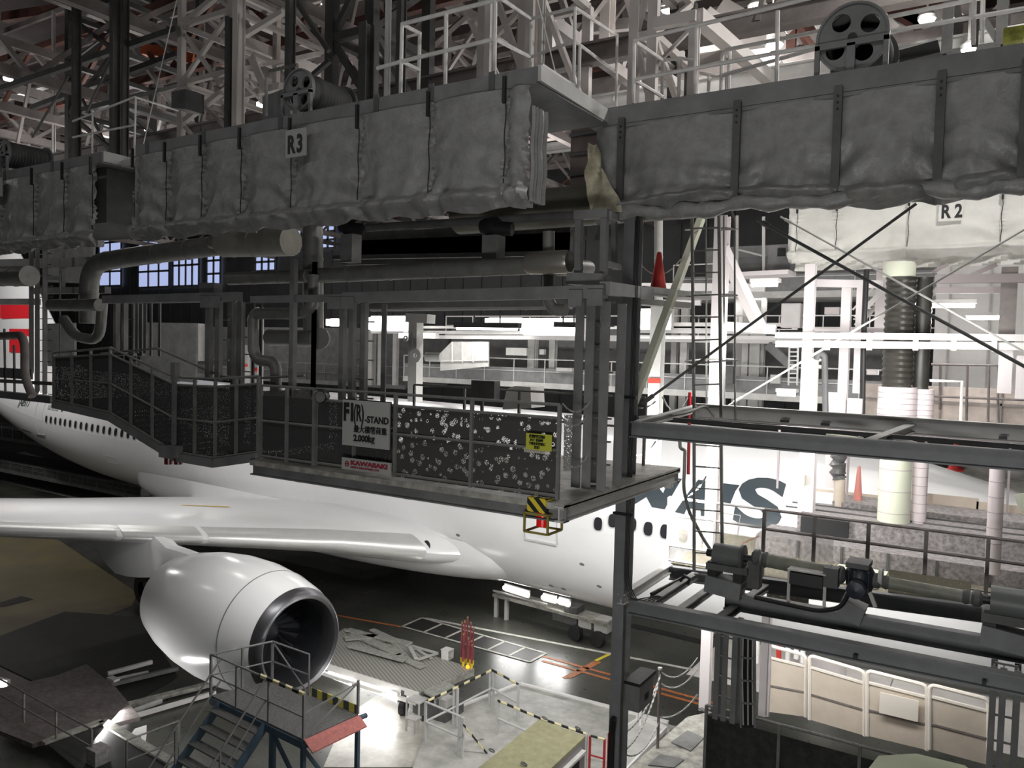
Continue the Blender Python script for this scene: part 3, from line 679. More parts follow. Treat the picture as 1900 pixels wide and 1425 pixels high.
pxrail('guard_rail', 'long white guard rail along the right gantry walkway', RW, [
    ('top_rail', [(1175, 75, 11.4), (1400, 22, 11.4), (1560, -18, 11.4)]), ('mid_rail', [(1180, 147, 11.4), (1400, 106, 11.4), (1520, 84, 11.4)]),
    ('post', [(1292, 48, 11.4), (1290, 175, 11.4)]), ('post', [(1443, 20, 11.4), (1441, 152, 11.4)]), ('post', [(1177, 76, 11.4), (1175, 192, 11.4)]),
    ('end_rail', [(1180, 78, 11.4), (1230, 112, 13)]), ('end_rail', [(1180, 150, 11.4), (1230, 180, 13)]), ('post', [(1230, 112, 13), (1228, 184, 13)]), ('top_rail', [(1230, 112, 13), (1262, 108, 13), (1286, 112, 13)]), ('post', [(1261, 108, 13), (1259, 180, 13)])])
pxrail('guard_rail', 'pair of thin white rails behind the big pierced drum', RW, [
    ('top_rail', [(1340, 100, 12.2), (1350, 92, 12.2), (1500, 62, 12.2), (1900, -20, 12.2)]), ('mid_rail', [(1340, 140, 12.2), (1520, 88, 12.2), (1640, 60, 12.2), (1900, 16, 12.2)]),
    ('post', [(1340, 98, 12.2), (1338, 168, 12.2)]), ('post', [(1354, 92, 12.4), (1352, 168, 12.4)]), ('post', [(1808, 0, 12.2), (1806, 82, 12.2)]), ('post', [(1824, 0, 12.3), (1822, 80, 12.3)]), ('post', [(1652, 80, 12.2), (1650, 116, 12.2)]), ('post', [(1637, 56, 12.2), (1636, 118, 12.2)])])
pxrail('guard_rail', 'thin rail beside the lamp left of the R3 curtain', RW, [('top_rail', [(135, 225, 9.6), (250, 180, 9.6), (330, 205, 11.2)]), ('post', [(252, 180, 9.6), (249, 290, 9.6)]), ('post', [(172, 205, 9.6), (171, 285, 9.6)]), ('mid_rail', [(135, 255, 9.6), (250, 232, 9.6)])], r=.022)
pxrail('guard_rail', 'bent pipe rail behind the ribbed drum', DUCT, [('top_rail', [(493, 145, 10), (500, 132, 10), (552, 120, 10), (552, 140, 10)]), ('post', [(494, 140, 10), (494, 215, 10)])], r=.03)
one(MB().pipe([A(330, -10, Y=11.5), A(262, 285, Y=10.6)], .012, 5), 'hanging_cable', 'thin pale cable slanting down left of the R3 curtain', 'cable', RW)
one(MB().pipe([A(995, -10, Y=10.5), A(1032, 140, Y=10.5)], .012, 5), 'hanging_cable', 'thin pale cable ending at the walkway edge right of the R3 curtain', 'cable', RW)
one(MB().box(*(lambda p, q: (p.x, q.x, p.y, p.y+.6, q.z, p.z))(A(1862, 52, Y=12.6), A(1900, 72, Y=12.6))), 'cable_bundle', 'yellow green hose bundle at the top right corner', 'hose', mat('yellow green hose', (.35, .36, .05), .6, noise=.4, nscale=8))
one(MB().prism([A(1650, 98, Y=12.8), A(1740, 74, Y=12.8), A(1745, 96, Y=12.8), A(1660, 118, Y=12.8)], (0, .6, 0)), 'cable_tray_box', 'black cable heap beside the big pierced drum', 'box', BK)
one(MB().prism([A(318, 170, Y=11.5), A(344, 165, Y=11.5), A(344, 202, Y=11.5), A(318, 200, Y=11.5)], (0, .5, 0)), 'switch_box', 'dark switch box hung on the column left of the R3 curtain', 'box', DK)
one(MB().prism([A(487, 180, Y=10.2), A(538, 160, Y=10.2), A(538, 212, Y=10.2), A(487, 222, Y=10.2)], (0, .5, 0)), 'drum_motor_box', 'plain grey box left of the ribbed cable drum', 'box', GR)

# ================================================================== dock columns and the F1(R) stand
def col(name, label, px, y0, y1, Yp, w, m, depth=None, px1=None, lattice=False, group=None):
    p = A(px, y0, Y=Yp); q = A(px1 if px1 else px, y1, Y=Yp); x = (p.x+q.x)/2
    t = thing(name, label, 'column', (x, Yp, q.z), group); d = depth or w
    MB().box(x-w/2, x+w/2, Yp-.012, Yp+.012, q.z, p.z).build('flange', m, t); MB().box(x-w/2, x+w/2, Yp+d-.012, Yp+d+.012, q.z, p.z).build('flange', m, t)
    MB().box(x-.015, x+.015, Yp, Yp+d, q.z, p.z).build('web', m, t)
    return t
# main foreground column
mc = thing('steel_column', 'tall grey foreground column with cables down its side', 'column', (-5.0, 11.35, 0))
MB().box(-5.10, -4.92, 11.2, 11.23, 0, 13.2).build('flange', mat('foreground column paint', (.22, .225, .23), .5, noise=.12), mc)
MB().box(-5.03, -5.0, 11.23, 11.5, 0, 13.2).build('web', GR, mc); MB().box(-5.10, -4.92, 11.5, 11.53, 0, 13.2).build('flange', GR, mc)
for k in range(4):
    x = -4.90+k*.022; MB().pipe([(x, 11.17, 13), (x, 11.17, 7.9), (x+.02, 11.12, 7.5), (x+.12+k*.04, 11.1, 7.22-.02*k), (x+.5, 11.3, 7.32)], .009, 5, bend=.2).build('cable', BK, mc)
for z in (8.5, 10.3): MB().box(-5.12, -4.8, 11.15, 11.2, z, z+.04).build('cable_clamp', BK, mc)
p = A(1178, 1262, Y=11.1)
bx = thing('control_box', 'grey control box with a black cap fixed to the foreground column', 'box', (p.x, 11.1, 5.2))
q0 = A(1175, 1262, Y=11.2); q1 = A(1198, 1318, Y=11.2)
MB().box(q0.x-.06, q0.x+.17, 11.05, 11.6, q1.z, q0.z).build('cabinet', GR, bx); MB().box(q0.x-.07, q0.x+.19, 11.0, 11.65, q0.z, q0.z+.05).build('cap', BK, bx)
MB().box(q0.x+.175, q0.x+.18, 11.25, 11.4, q1.z+.12, q1.z+.22).build('nameplate', BLACKP, bx)
one(MB().pipe([(-5.02, 11.12, 3.9), (-5.0, 11.1, 5.1), (-4.96, 11.05, 5.35)], .05, 6), 'cable_bundle', 'black cable bundle at the foot of the foreground column', 'cable', BK)
# F1 stand
st = thing('dock_platform', 'hanging platform of the F1(R) stand beside the fuselage', 'platform', (-10.3, 8.6, 9.0))
MB().box(-10.45, -4.62, 8.62, 12.7, 9.02, 9.10).build('deck', CONC, st)
MB().ibeam((-10.45, 8.70, 8.97), (-4.62, 8.70, 8.97), .14, .22).build('edge_beam', GR, st)
MB().ibeam((-4.68, 8.6, 8.97), (-4.68, 12.7, 8.97), .12, .2).build('edge_beam', LG, st)
MB().ibeam((-10.45, 12.6, 8.97), (-4.62, 12.6, 8.97), .14, .22).build('edge_beam', GR, st)
for x in (-9.4, -8.3, -7.2, -6.1): MB().box(x-.06, x+.06, 8.7, 12.6, 8.84, 9.02).build('cross_beam', GR, st)
rl = railing('guard_rail', 'dark panelled guard rail of the stand, its left half behind no sign', [(-10.26, 8.68), (-9.05, 8.68)], 9.14, 10.33, DUCT, rails=(1.0, .52, .04), panel=MESH, step=.6)
rl['label'] = 'dark mesh guard rail left of the F1(R) sign'
railing('guard_rail', 'perforated guard rail between the F1(R) sign and the yellow notice', [(-7.42, 8.68), (-4.75, 8.68)], 9.14, 10.33, DUCT, rails=(1.0, .86, .52, .04), panel=MESHP, step=1.33)
railing('guard_rail', 'dark guard rail right behind the F1(R) sign', [(-9.05, 8.72), (-7.45, 8.72)], 9.14, 10.33, DUCT, rails=(1.0, .86, .52, .04), panel=MESH, step=.8)
railing('guard_rail', 'inner guard rail at the far side of the stand deck', [(-10.2, 12.5), (-5.2, 12.5)], 9.1, 10.25, DUCT, rails=(1.0, .55), step=1.2)
t = thing('stand_sign', 'grey sign reading F1(R)-STAND with the load limit', 'sign', tuple(A(638, 835, Y=8.6)))
p0, p1 = A(637, 741, Y=8.58), A(722, 835, Y=8.58); sx0, sx1, sz1, sz0 = p0.x, p1.x, p0.z, p1.z
MB().box(sx0, sx1, 8.57, 8.595, sz0, sz1).build('board', SIGN, t); XR, ZR, SY = (1, 0, 0), (0, 0, 1), 8.562
MB().box(sx0-.012, sx1+.012, 8.596, 8.606, sz0-.012, sz1+.012).build('frame', BK, t)
SW, SH = sx1-sx0, sz1-sz0
text('F1', SH*.52, (sx0+SW*.03, SY, sz0+SH*.56), XR, ZR, BLACKP, t, bold=.016, sx=.68); text('(R)', SH*.50, (sx0+SW*.25, SY, sz0+SH*.56), XR, ZR, BLACKP, t, bold=.006, sx=.50)
text('-STAND', SH*.20, (sx0+SW*.50, SY, sz0+SH*.54), XR, ZR, BLACKP, t, bold=.003, sx=.94)
text('最大積載荷重', SH*.165, (sx0+SW*.26, SY, sz0+SH*.32), XR, ZR, BLACKP, t, bold=.001, sx=.96)
text('2.000㎏', SH*.19, (sx0+SW*.26, SY, sz0+SH*.12), XR, ZR, BLACKP, t, bold=.004, sx=1.0)
t = thing('maker_sign', 'small pale sign with red KAWASAKI lettering below the F1(R) sign', 'sign', tuple(A(636, 872, Y=8.6)))
p0, p1 = A(635, 848, Y=8.58), A(725, 882, Y=8.58); sx0, sx1, sz1, sz0 = p0.x, p1.x, p0.z, p1.z; SW, SH = sx1-sx0, sz1-sz0
MB().box(sx0, sx1, 8.57, 8.595, sz0, sz1).build('board', SIGN, t)
text('KAWASAKI', SH*.50, (sx0+SW*.2, SY, sz0+SH*.48), XR, ZR, MAG, t, bold=.004, sx=1.62); text('HEAVY INDUSTRIES, LTD.', SH*.19, (sx0+SW*.2, SY, sz0+SH*.2), XR, ZR, MAG, t, bold=.001, sx=1.5)
MB().revolve([(0, .042), (.004, .042), (.004, .027), (0, .027)], (sx0+SW*.12, SY+.002, sz0+SH*.5), (0, -1, 0), 24).build('emblem', MAG, t)
MB().box(sx0+SW*.12-.03, sx0+SW*.12+.03, SY-.002, SY+.002, sz0+SH*.5-.008, sz0+SH*.5+.008).build('emblem_bar', MAG, t)
t = thing('warning_notice', 'yellow green notice sheet on the perforated guard rail', 'notice', tuple(A(978, 840, Y=8.62)))
p0, p1 = A(977, 803, Y=8.61), A(1024, 838, Y=8.61); sx0, sx1, sz1, sz0 = p0.x, p1.x, p0.z, p1.z; SW, SH = sx1-sx0, sz1-sz0
MB().box(sx0, sx1, 8.60, 8.606, sz0, sz1).build('sheet', SGY, t)
for k, (s_, x_) in enumerate((('駐機事故発生！', .14), ('ｽﾗｲﾄﾞ格納時', .16), ('下部支柱接触に', .12), ('注意！', .33))): text(s_, SH*.19, (sx0+SW*x_, 8.597, sz0+SH*(.76-.22*k)), XR, ZR, BLACKP, t, bold=.001 if k else .003, sx=.9)
MB().box(sx0-.03, sx1-.03, 8.607, 8.612, sz0-.04, sz0+.02).build('plastic_sleeve', CLEAR, t)
# beacon hanging under the stand corner
bc = thing('warning_beacon', 'red beacon in a yellow cage under the stand corner', 'beacon', tuple(A(1008, 975, Y=8.6)))
p = A(1008, 930, Y=8.75); x, z = p.x, p.z
MB().box(x-.15, x+.12, 8.6, 8.95, z-.12, z+.06).build('striped_box', HAZ, bc)
MB().revolve([(0, .0), (0, .08), (-.2, .085), (-.22, 0)], (x, 8.75, z-.12), (0, 0, 1), 20).build('red_lens', mat('red lens', (.7, .01, .01), .15, emit=(1, .02, .02, .15)), bc)
OL = mat('olive yellow cage paint', (.28, .24, .05), .5)
for z_ in (z-.14, z-.38):
    for a_, b_ in (((-.17, 8.58), (.17, 8.58)), ((.17, 8.58), (.17, 8.95)), ((.17, 8.95), (-.17, 8.95)), ((-.17, 8.95), (-.17, 8.58))): MB().bar((x+a_[0], a_[1], z_), (x+b_[0], b_[1], z_), .025).build('cage_bar', OL, bc)
for a_ in ((-.17, 8.58), (.17, 8.58), (.17, 8.95), (-.17, 8.95)): MB().bar((x+a_[0], a_[1], z-.14), (x+a_[0], a_[1], z-.38), .025).build('cage_post', OL, bc)
# twin signal lamps under the left stand
for i, (px, lab) in enumerate(((311, 'left signal lamp under the sloping stair platform'), (329, 'right signal lamp under the sloping stair platform'))):
    p = A(px, 838, Y=8.8); t = thing('signal_lamp', lab, 'lamp', tuple(p)); MB().box(p.x-.12, p.x+.12, 8.7, 8.95, p.z-.1, p.z+.12).build('housing', GR, t)
    MB().revolve([(0, 0), (0, .075), (-.13, .075), (-.14, 0)], (p.x, 8.82, p.z-.1), (0, 0, 1), 16).build('lens', mat('dark red lens', (.12, .01, .01), .2), t)
# left platform with the sloping stair
def stairside():
    t = thing('stair_platform', 'dark platform with a sloping stair and mesh sides left of the stand', 'platform', tuple(A(100, 735, Y=8.9)))
    PT = [(100, 655, 742), (205, 645, 765), (325, 700, 838), (400, 703, 850), (480, 698, 838)]
    Yp = 8.8
    T = [A(a, b_, Y=Yp) for a, b_, c_ in PT]; B = [Vector((A(a, b_, Y=Yp).x, Yp, A(a, c_, Y=Yp).z)) for a, b_, c_ in PT]
    for f, nm in ((1, 'top_rail'), (.9, 'upper_rail'), (.45, 'mid_rail'), (0, 'toe_rail')): MB().pipe([b_.lerp(t_, f) for b_, t_ in zip(B, T)], .024, 6).build(nm, DUCT, t)
    for i in range(4):
        k = 3 if i < 2 else 2
        for j in range(k+(i == 3)):
            u = j/k; MB().bar(B[i].lerp(B[i+1], u), T[i].lerp(T[i+1], u), .045).build('post', DUCT, t)
        MB().add([B[i]+Vector((0, .03, 0)), B[i+1]+Vector((0, .03, 0)), B[i+1].lerp(T[i+1], .9)+Vector((0, .03, 0)), B[i].lerp(T[i], .9)+Vector((0, .03, 0))], [(0, 1, 2, 3)]).build('mesh_panel', MESH, t)
    up = [B[0], B[1]]; MB().add([B[0], B[1], B[1]+Vector((0, 3, 0)), B[0]+Vector((0, 3, 0))], [(0, 1, 2, 3)]).build('upper_deck', DK, t)
    MB().add([B[2], B[4], B[4]+Vector((0, 3, 0)), B[2]+Vector((0, 3, 0))], [(0, 1, 2, 3)]).build('lower_deck', DK, t)
    for i in range(4): MB().bar(B[i]-Vector((0, 0, .09)), B[i+1]-Vector((0, 0, .09)), .1, .15).build('edge_beam', GR, t)
    for k in range(8):
        c = B[1].lerp(B[2], (k+.5)/8); MB().box(c.x-.12, c.x+.12, Yp+.05, Yp+1.0, c.z-.02, c.z+.02).build('tread', GR, t)
    MB().pipe([b_+Vector((0, 1.0, 0)) for b_ in T], .024, 6).build('far_rail', DUCT, t)
    # side end going back at the right
    e0, e1 = B[4], B[4]+Vector((0, 1.6, 0)); MB().add([e0, e1, e1+Vector((0, 0, 1.0)), e0+Vector((0, 0, 1.0))], [(0, 1, 2, 3)]).build('mesh_panel', MESH, t)
    p = A(325, 672, Y=8.75); MB().box(p.x-.06, p.x+.06, 8.7, 8.8, p.z-.35, p.z).build('switch_panel', GR, t); MB().bar(A(324, 690, Y=8.75), A(322, 840, Y=8.75), .06).build('hinge_post', GR, t)
    return t
stairside()
# far left platform edge
PXF('dock_platform', 'dark platform edge at the far left above the tail', 'platform', DK, [('edge_beam', -30, 728, 12, 100, 742, 12, .2, .2), ('edge_beam', -30, 705, 12, 100, 712, 12, .1, .1), ('post', 8, 610, 12, 10, 728, 12, .05), ('post', 26, 640, 12, 27, 728, 12, .05), ('panel', -20, 690, 12, 60, 695, 12, .05, .3)])
# roof level of the stand: frame beams
PXF('steelwork', 'bolted dark steel frame above the F1(R) stand', 'frame', GR, [('beam', 640, 553, 9.6, 1124, 541, 9.6, .14, .17), ('beam', 470, 556, 9.6, 640, 553, 9.6, .14, .12), ('beam', 1122, 535, 9.6, 1205, 545, 12.5, .14, .18), ('beam', 760, 566, 11.8, 1120, 562, 11.8, .12, .12),
    ('gusset_plate', 1055, 553, 9.5, 1080, 553, 9.5, .02, .22), ('gusset_plate', 1090, 552, 9.5, 1118, 552, 9.5, .02, .22), ('gusset_plate', 608, 562, 9.5, 632, 562, 9.5, .02, .2), ('gusset_plate', 633, 562, 9.5, 656, 562, 9.5, .02, .2), ('beam', 1060, 518, 9.9, 1125, 520, 9.9, .3, .16), ('beam', 620, 505, 11, 1060, 497, 11, .1, .1), ('beam', 620, 478, 11.4, 1060, 470, 11.4, .1, .08)])
PXF('steelwork', 'dark steel frame above the sloping stair platform', 'frame', GR, [('beam', 195, 556, 9.6, 445, 550, 9.6, .14, .16), ('gusset_plate', 372, 560, 9.5, 388, 560, 9.5, .02, .22), ('gusset_plate', 390, 560, 9.5, 408, 560, 9.5, .02, .22), ('beam', 220, 560, 11.8, 440, 556, 11.8, .1, .1), ('beam', 378, 535, 9.9, 405, 535, 9.9, .2, .2)])
def mast(label, pxs, y0, y1, Yp, w=.09, d=.5, m=DK, ladder=True):
    """a lift mast: two rails, back rails, rungs between"""
    xs = [A(p_, (y0+y1)/2, Y=Yp).x for p_ in pxs]; zt, zb = A(pxs[0], y0, Y=Yp).z, A(pxs[0], y1, Y=Yp).z
    t = thing('lift_mast', label, 'mast', (xs[0], Yp, zb))
    for i, x in enumerate(xs):
        MB().box(x-w/2, x+w/2, Yp-.01, Yp+.01, zb, zt).build('rail', m, t); MB().box(x-.01, x+.01, Yp, Yp+.12, zb, zt).build('rail_web', m, t)
    x0, x1 = min(xs), max(xs)
    MB().box(x0-w/2, x0+w/2, Yp+d, Yp+d+.03, zb, zt).build('rear_rail', m, t); MB().box(x1-w/2, x1+w/2, Yp+d, Yp+d+.03, zb, zt).build('rear_rail', m, t)
    if ladder:
        k = max(2, int((zt-zb)/.32))
        for i in range(k+1): z = zb+(zt-zb)*i/k; MB().box(x0, x1, Yp+d*.5, Yp+d*.5+.03, z-.012, z+.012).build('rung', m, t)
    return t
mast('paired dark lift mast at the right end of the stand', [1072, 1092, 1120], 560, 905, 9.7, .13, m=GR); mast('paired dark lift mast behind the F1(R) sign', [632, 650, 672], 560, 880, 9.7, .1, m=GR)
mast('dark lift mast above the sloping stair, right of the middle', [385, 403], 555, 705, 9.7, .13, m=GR); mast('dark lift mast above the stair platform, left of the middle', [213, 228], 560, 655, 9.9, .1, m=GR)
mast('slim dark mast left of the S-bent pipe', [430, 444], 560, 850, 10.3, .07, m=DK); mast('dark mast in front of the round capped duct', [541], 480, 735, 9.5, .1, m=GR, ladder=False)
mast('dark mast at the left edge with a bright gap behind', [55, 66, 80], 430, 730, 13, .05, m=DK)
mast('slim mast near the stair platform beside the switch box', [246, 262], 560, 660, 12, .09, m=GR, ladder=False)
PXF('mast_head', 'boxy dark mast head frame beside the foreground column', 'frame', GR, [('post', 1075, 400, 9.9, 1073, 515, 9.9, .09), ('post', 1122, 400, 9.9, 1120, 520, 9.9, .09), ('post', 1140, 410, 11, 1140, 500, 11, .07), ('cap_beam', 1068, 400, 9.9, 1130, 396, 9.9, .12), ('cap_beam', 1128, 398, 9.9, 1148, 406, 11, .1), ('foot_beam', 1120, 488, 9.9, 1150, 496, 11, .08)])
MB_ = MB()
# --- ducts and pipes
def duct(label, pts, Yp, r, bend=.5, m=DUCT, n=20, name='air_duct'):
    P = [A(a[0], a[1], Y=(a[2] if len(a) > 2 else Yp)) for a in pts]
    t = thing(name, label, 'duct', tuple(P[0])); MB().pipe(P, r, n, bend).build('duct_run', m, t, True)
    k = 0
    for a, b_ in zip(P, P[1:]):
        L = (b_-a).length; nn = int(L/1.1)
        for i in range(1, nn+1):
            c = a.lerp(b_, i/(nn+1)); d = (b_-a).normalized(); MB().revolve([(-.02, r), (-.02, r*1.05), (.02, r*1.05), (.02, r)], c, d, n).build('joint_ring', m, t); k += 1
    return t
duct('long horizontal duct ending in a shiny elbow above the stand', [(575, 512), (1000, 492), (1040, 495), (1090, 498, 12.2)], 10.2, .135, .4)
one(MB().revolve([(-.35, .15), (-.3, .17), (.0, .175), (.3, .17), (.35, .15)], A(1018, 487, Y=10.1), (1, 0, .0), 24), 'duct_elbow_cover', 'shiny segmented elbow cover on the long horizontal duct', 'duct', mat('brushed duct sheet', (.5, .47, .42), .35, .7), smooth=True)
duct('short thick horizontal duct joining the round capped pipe from the left', [(425, 517), (572, 512)], 10.3, .125, .3)
duct('vertical pipe dropping from the shiny elbow', [(1018, 430), (1018, 560), (1028, 575), (1050, 575)], 10.3, .09, .3)
duct('S-bent pipe curling down beside the round capped duct', [(582, 510), (582, 572), (555, 582), (475, 582), (470, 590), (470, 668), (512, 672), (512, 715), (511, 735)], 10.0, .105, .35)
duct('fat vertical duct coming down under the R3 curtain', [(580, 400), (582, 640)], 10.6, .19, .2)
duct('fat horizontal duct with a round flat end cap', [(500, 626), (594, 628)], 10.5, .16, .2)
one(MB().revolve([(0, 0), (0, .2), (.05, .2), (.05, 0)], A(594, 628, Y=10.4), (.35, -1, 0), 32), 'duct_end_cap', 'round flat cap on the end of the fat horizontal duct', 'duct', mat('duct cap sheet', (.30, .30, .28), .45))
duct('wide barrel shaped duct directly under the R3 curtain', [(415, 452), (540, 448)], 11, .29, .2, m=mat('dull olive duct', (.30, .29, .25), .5, noise=.15)); duct('narrow pipe neck left of the barrel shaped duct', [(392, 450), (415, 452)], 11, .13, .2)
duct('dark arched duct bending over at left', [(165, 600), (165, 490), (235, 478), (410, 455, 11.4)], 10.9, .22, 1.0, m=DUCT); duct('tapering dark duct over the stair platform', [(95, 566), (185, 566)], 10.2, .14, .2)
duct('curved elbow duct below the tapering duct', [(118, 592), (140, 625), (185, 632), (190, 560)], 10.5, .12, .8); duct('dark horizontal duct near the left edge', [(-20, 512), (55, 512)], 12, .3, .3)
duct('ribbed flexible hose hanging at the left edge', [(-10, 624), (40, 622), (46, 640), (46, 700), (60, 735)], 11.4, .11, .4, m=mat('ribbed grey brown hose', (.22, .19, .18), .6, noise=.2), name='flexible_hose')
duct('insulated pipe run under the stand frame', [(690, 568), (1060, 562)], 12, .11, .3); duct('dark shaft high under the R3 curtain', [(640, 425), (1100, 398)], 10.6, .07, .2, m=DK, name='drive_shaft')
for px, lab in ((915, 'black gear motor on a pedestal under the R3 curtain'), (650, 'black gear motor on a pedestal above the S-bent pipe')):
    c = A(px, 420, Y=10.6); t = thing('gear_motor', lab, 'motor', tuple(c)); MB().revolve([(-.2, 0), (-.2, .12), (-.1, .15), (.12, .15), (.2, .1), (.2, 0)], c, (1, 0, 0), 20).build('gearbox', BK, t, True)
    MB().revolve([(0, .0), (0, .1), (.3, .1), (.32, 0)], c+Vector((.1, -.1, -.05)), (1, .2, -.1), 16).build('motor', BK, t, True); MB().box(c.x-.14, c.x+.14, 10.5, 10.75, c.z-.65, c.z-.15).build('pedestal', GR, t)
for i, (a, b_) in enumerate(((( 640, 455), (1060, 440)), ((640, 470), (1060, 458)))):
    MB().bar(A(*a, Y=12.4), A(*b_, Y=12.4), .1, .5).build('cladding_board', DK, st)
# loudspeaker and boxes on the stand
t = thing('loudspeaker', 'round black loudspeaker hung on the guard rail left of the F1(R) sign', 'loudspeaker', tuple(A(591, 737, Y=8.6))); c = A(593, 737, Y=8.55)
MB().revolve([(0, .09), (.02, .1), (.22, .05), (.3, .04), (.3, 0)], c, (-.4, 1, 0), 20).build('horn', BK, t, True); MB().revolve([(.05, 0), (.05, .085), (.0, .09)], c, (-.4, 1, 0), 20).build('grille', GR, t)
p, q = A(880, 705, Y=12.3), A(922, 742, Y=12.3); t = thing('junction_box', 'grey box standing above the perforated guard rail', 'box', tuple(q)); MB().box(p.x, q.x, 12.2, 12.4, q.z, p.z).build('cabinet', GR, t); MB().box(p.x+.15, p.x+.2, 12.3, 12.35, 9.1, q.z).build('stand_post', GR, t)
one(MB().prism([A(932, 760, Y=12.6), A(940, 722, Y=12.6), A(955, 716, Y=12.6), A(984, 718, Y=12.6), A(986, 757, Y=12.6)], (0, .5, 0)), 'work_lamp_housing', 'bright white slant-topped cabinet beyond the perforated rail', 'cabinet', WH)
# hanging tube fixtures under the stand frame
def tubefix(label, px0, px1, py, Yp, dy=0, m=GR, lit=True, w=.12, group=None, glow=None):
    p, q = A(px0, py, Y=Yp), A(px1, py+dy, Y=Yp); t = thing('fluorescent_fixture', label, 'light fixture', tuple(p), group)
    MB().bar(p, q, w, w*.8).build('housing', m, t)
    MB().pipe([p+Vector((.05, -.02, -w*.55)), q+Vector((-.05, -.02, -w*.55))], w*.22, 8).build('lit_tube' if lit else 'tube', TUBE, t)
    for u in (.3, .7): MB().bar(p.lerp(q, u), p.lerp(q, u)+Vector((0, 0, .2)), .02).build('hanger', m, t)
    return t
tubefix('dark fluorescent fixture hung under the stand frame, left of two', 845, 965, 603, 12.2, 1, DK); tubefix('dark fluorescent fixture hung under the stand frame, right of two', 1030, 1080, 602, 12.2, 1, DK)
# winch on the pale post
po = PXF('winch_post', 'pale post with a round winch wheel seen through the stand', 'post', LG, [('post', 772, 585, 14, 770, 745, 14, .24, .24), ('head_box', 760, 590, 14, 800, 592, 14, .3, .2)])
MB().revolve([(0, .05), (0, .16), (.05, .16), (.05, .05), (0, .05)], A(770, 660, Y=13.7), (0, 1, 0), 24).build('winch_wheel', WH, po); MB().revolve([(0, 0), (0, .1), (.35, .1), (.35, 0)], A(790, 662, Y=13.8), (1, .3, 0), 16).build('winch_barrel', LG, po)
MB().revolve([(0, .035), (0, .065), (.03, .065), (.03, .035), (0, .035)], A(752, 628, Y=13.7), (0, 1, 0), 20).build('hook_ring', WH, po); MB().pipe([A(765, 615, Y=13.7), A(765, 650, Y=13.7)], .01, 5).build('winch_rope', DK, po)
# chains at the stand's open corner
for (a, b_, sg, lab) in (((1045, 750), (1095, 745), .12, 'upper'), ((1043, 775), (1090, 770), .12, 'middle'), ((1045, 850), (1090, 845), .14, 'lower')):
    one(MB().chain(A(*a, Y=8.9), A(*b_, Y=9.7), sg, .012), 'safety_chain', f'{lab} plastic safety chain across the open right end of the stand', 'chain', LG)
MB().add([A(1047, 770, Y=9.9), A(1071, 770, Y=9.9), A(1069, 872, Y=9.9), A(1045, 874, Y=9.9)], [(0, 1, 2, 3)]).build('mesh_screen', MESHG, st)
# white post and slanting braces between column and ladder
PXF('slanting_brace', 'long slanting brace running from dark foot to pale top beside the orange cone', 'brace', CREAM, [('brace', 1176, 745, 11.6, 1305, 395, 14.5, .12, .12)])
col('chain_post', 'pale square post with a red band behind the foreground column', 1215, 560, 900, 16, .26, LG, .22, 1211)
PXF('post_band', 'red tape band round the pale square post', 'tape', mat('bright red tape', (.8, .05, .03), .5), [('band', 1214, 702, 15.96, 1214, 711, 15.96, .27, .04)])
duct('pale square post top below the orange cone shelf', [(1222, 395), (1222, 560)], 16, .09, .2, m=LG, name='pipe_post')
# orange cone on its shelf
def cone(label, px, pyb, Yp=None, Zp=None, h=.7, m=RED, s_=1.0):
    c = A(px, pyb, Y=Yp) if Yp else A(px, pyb, Z=Zp); t = thing('traffic_cone', label, 'traffic cone', tuple(c))
    MB().revolve([(0, .0), (0, h*.22*s_), (h*.97, h*.06*s_), (h, h*.03*s_), (h, 0)], c, (0, 0, 1), 24).build('cone_body', m, t, True); MB().box(c.x-h*.26, c.x+h*.26, c.y-h*.26, c.y+h*.26, c.z-.02, c.z+.02).build('cone_base', m, t); return t
cone('faded red traffic cone on the shelf right of the foreground column', 1221, 541, Yp=13.3, h=.70)
PXF('cone_shelf', 'pale shelf beam carrying the red traffic cone', 'shelf', LG, [('shelf', 1178, 537, 12.6, 1300, 552, 14, .5, .1), ('box', 1185, 560, 13, 1280, 568, 13.4, .4, .1)])
one(MB().chain(A(1190, 492, Y=13.3), A(1262, 482, Y=14), .22, .012), 'safety_chain', 'sagging chain in front of the red traffic cone', 'chain', LG)
#%%RIGHTDOCK
# ================================================================== right dock: beams, shafts, ladder, bracing
DKB = mat('slate grey beam paint', (.19, .195, .20), .55, noise=.12)
def ends(a, b_):
    p, q = A(a[0], a[1], Y=a[2]), A(b_[0], b_[1], Y=b_[2])
    return p, (q+(q-p).normalized()*4.5 if b_[0] == 1910 else q)   # beams run on past the right edge
ub = thing('steelwork', 'upper grey beam frame running right from the foreground column', 'frame', (-4.9, 11.3, 9.6))
for nm, a, b_, w, h, m in (('front_beam', (1172, 796, 11.15), (1910, 856, 11.15), .16, .24, DKB), ('rear_beam', (1290, 762, 13.6), (1910, 806, 13.6), .14, .26, LG), ('end_beam', (1176, 790, 11.2), (1290, 758, 13.6), .12, .12, LG),
    ('cross_beam', (1610, 826, 11.3), (1690, 795, 13.6), .14, .14, LG), ('inner_beam', (1250, 778, 12.2), (1910, 830, 12.2), .06, .06, GR)):
    p, q = ends(a, b_); (MB().ibeam(p, q, w, h) if w > .1 else MB().bar(p, q, w, h)).build(nm, m, ub)
for px, py in ((1455, 781), (1530, 787), (1860, 812)): MB().bar(A(px-7, py, Y=13.4), A(px+9, py+1, Y=13.4), .04).build('clip', BK, ub)
MB().bar(A(1535, 806, Y=12.6), A(1600, 815, Y=12.6), .25, .03).build('loose_board', CREAM, ub, label='cream loose board')
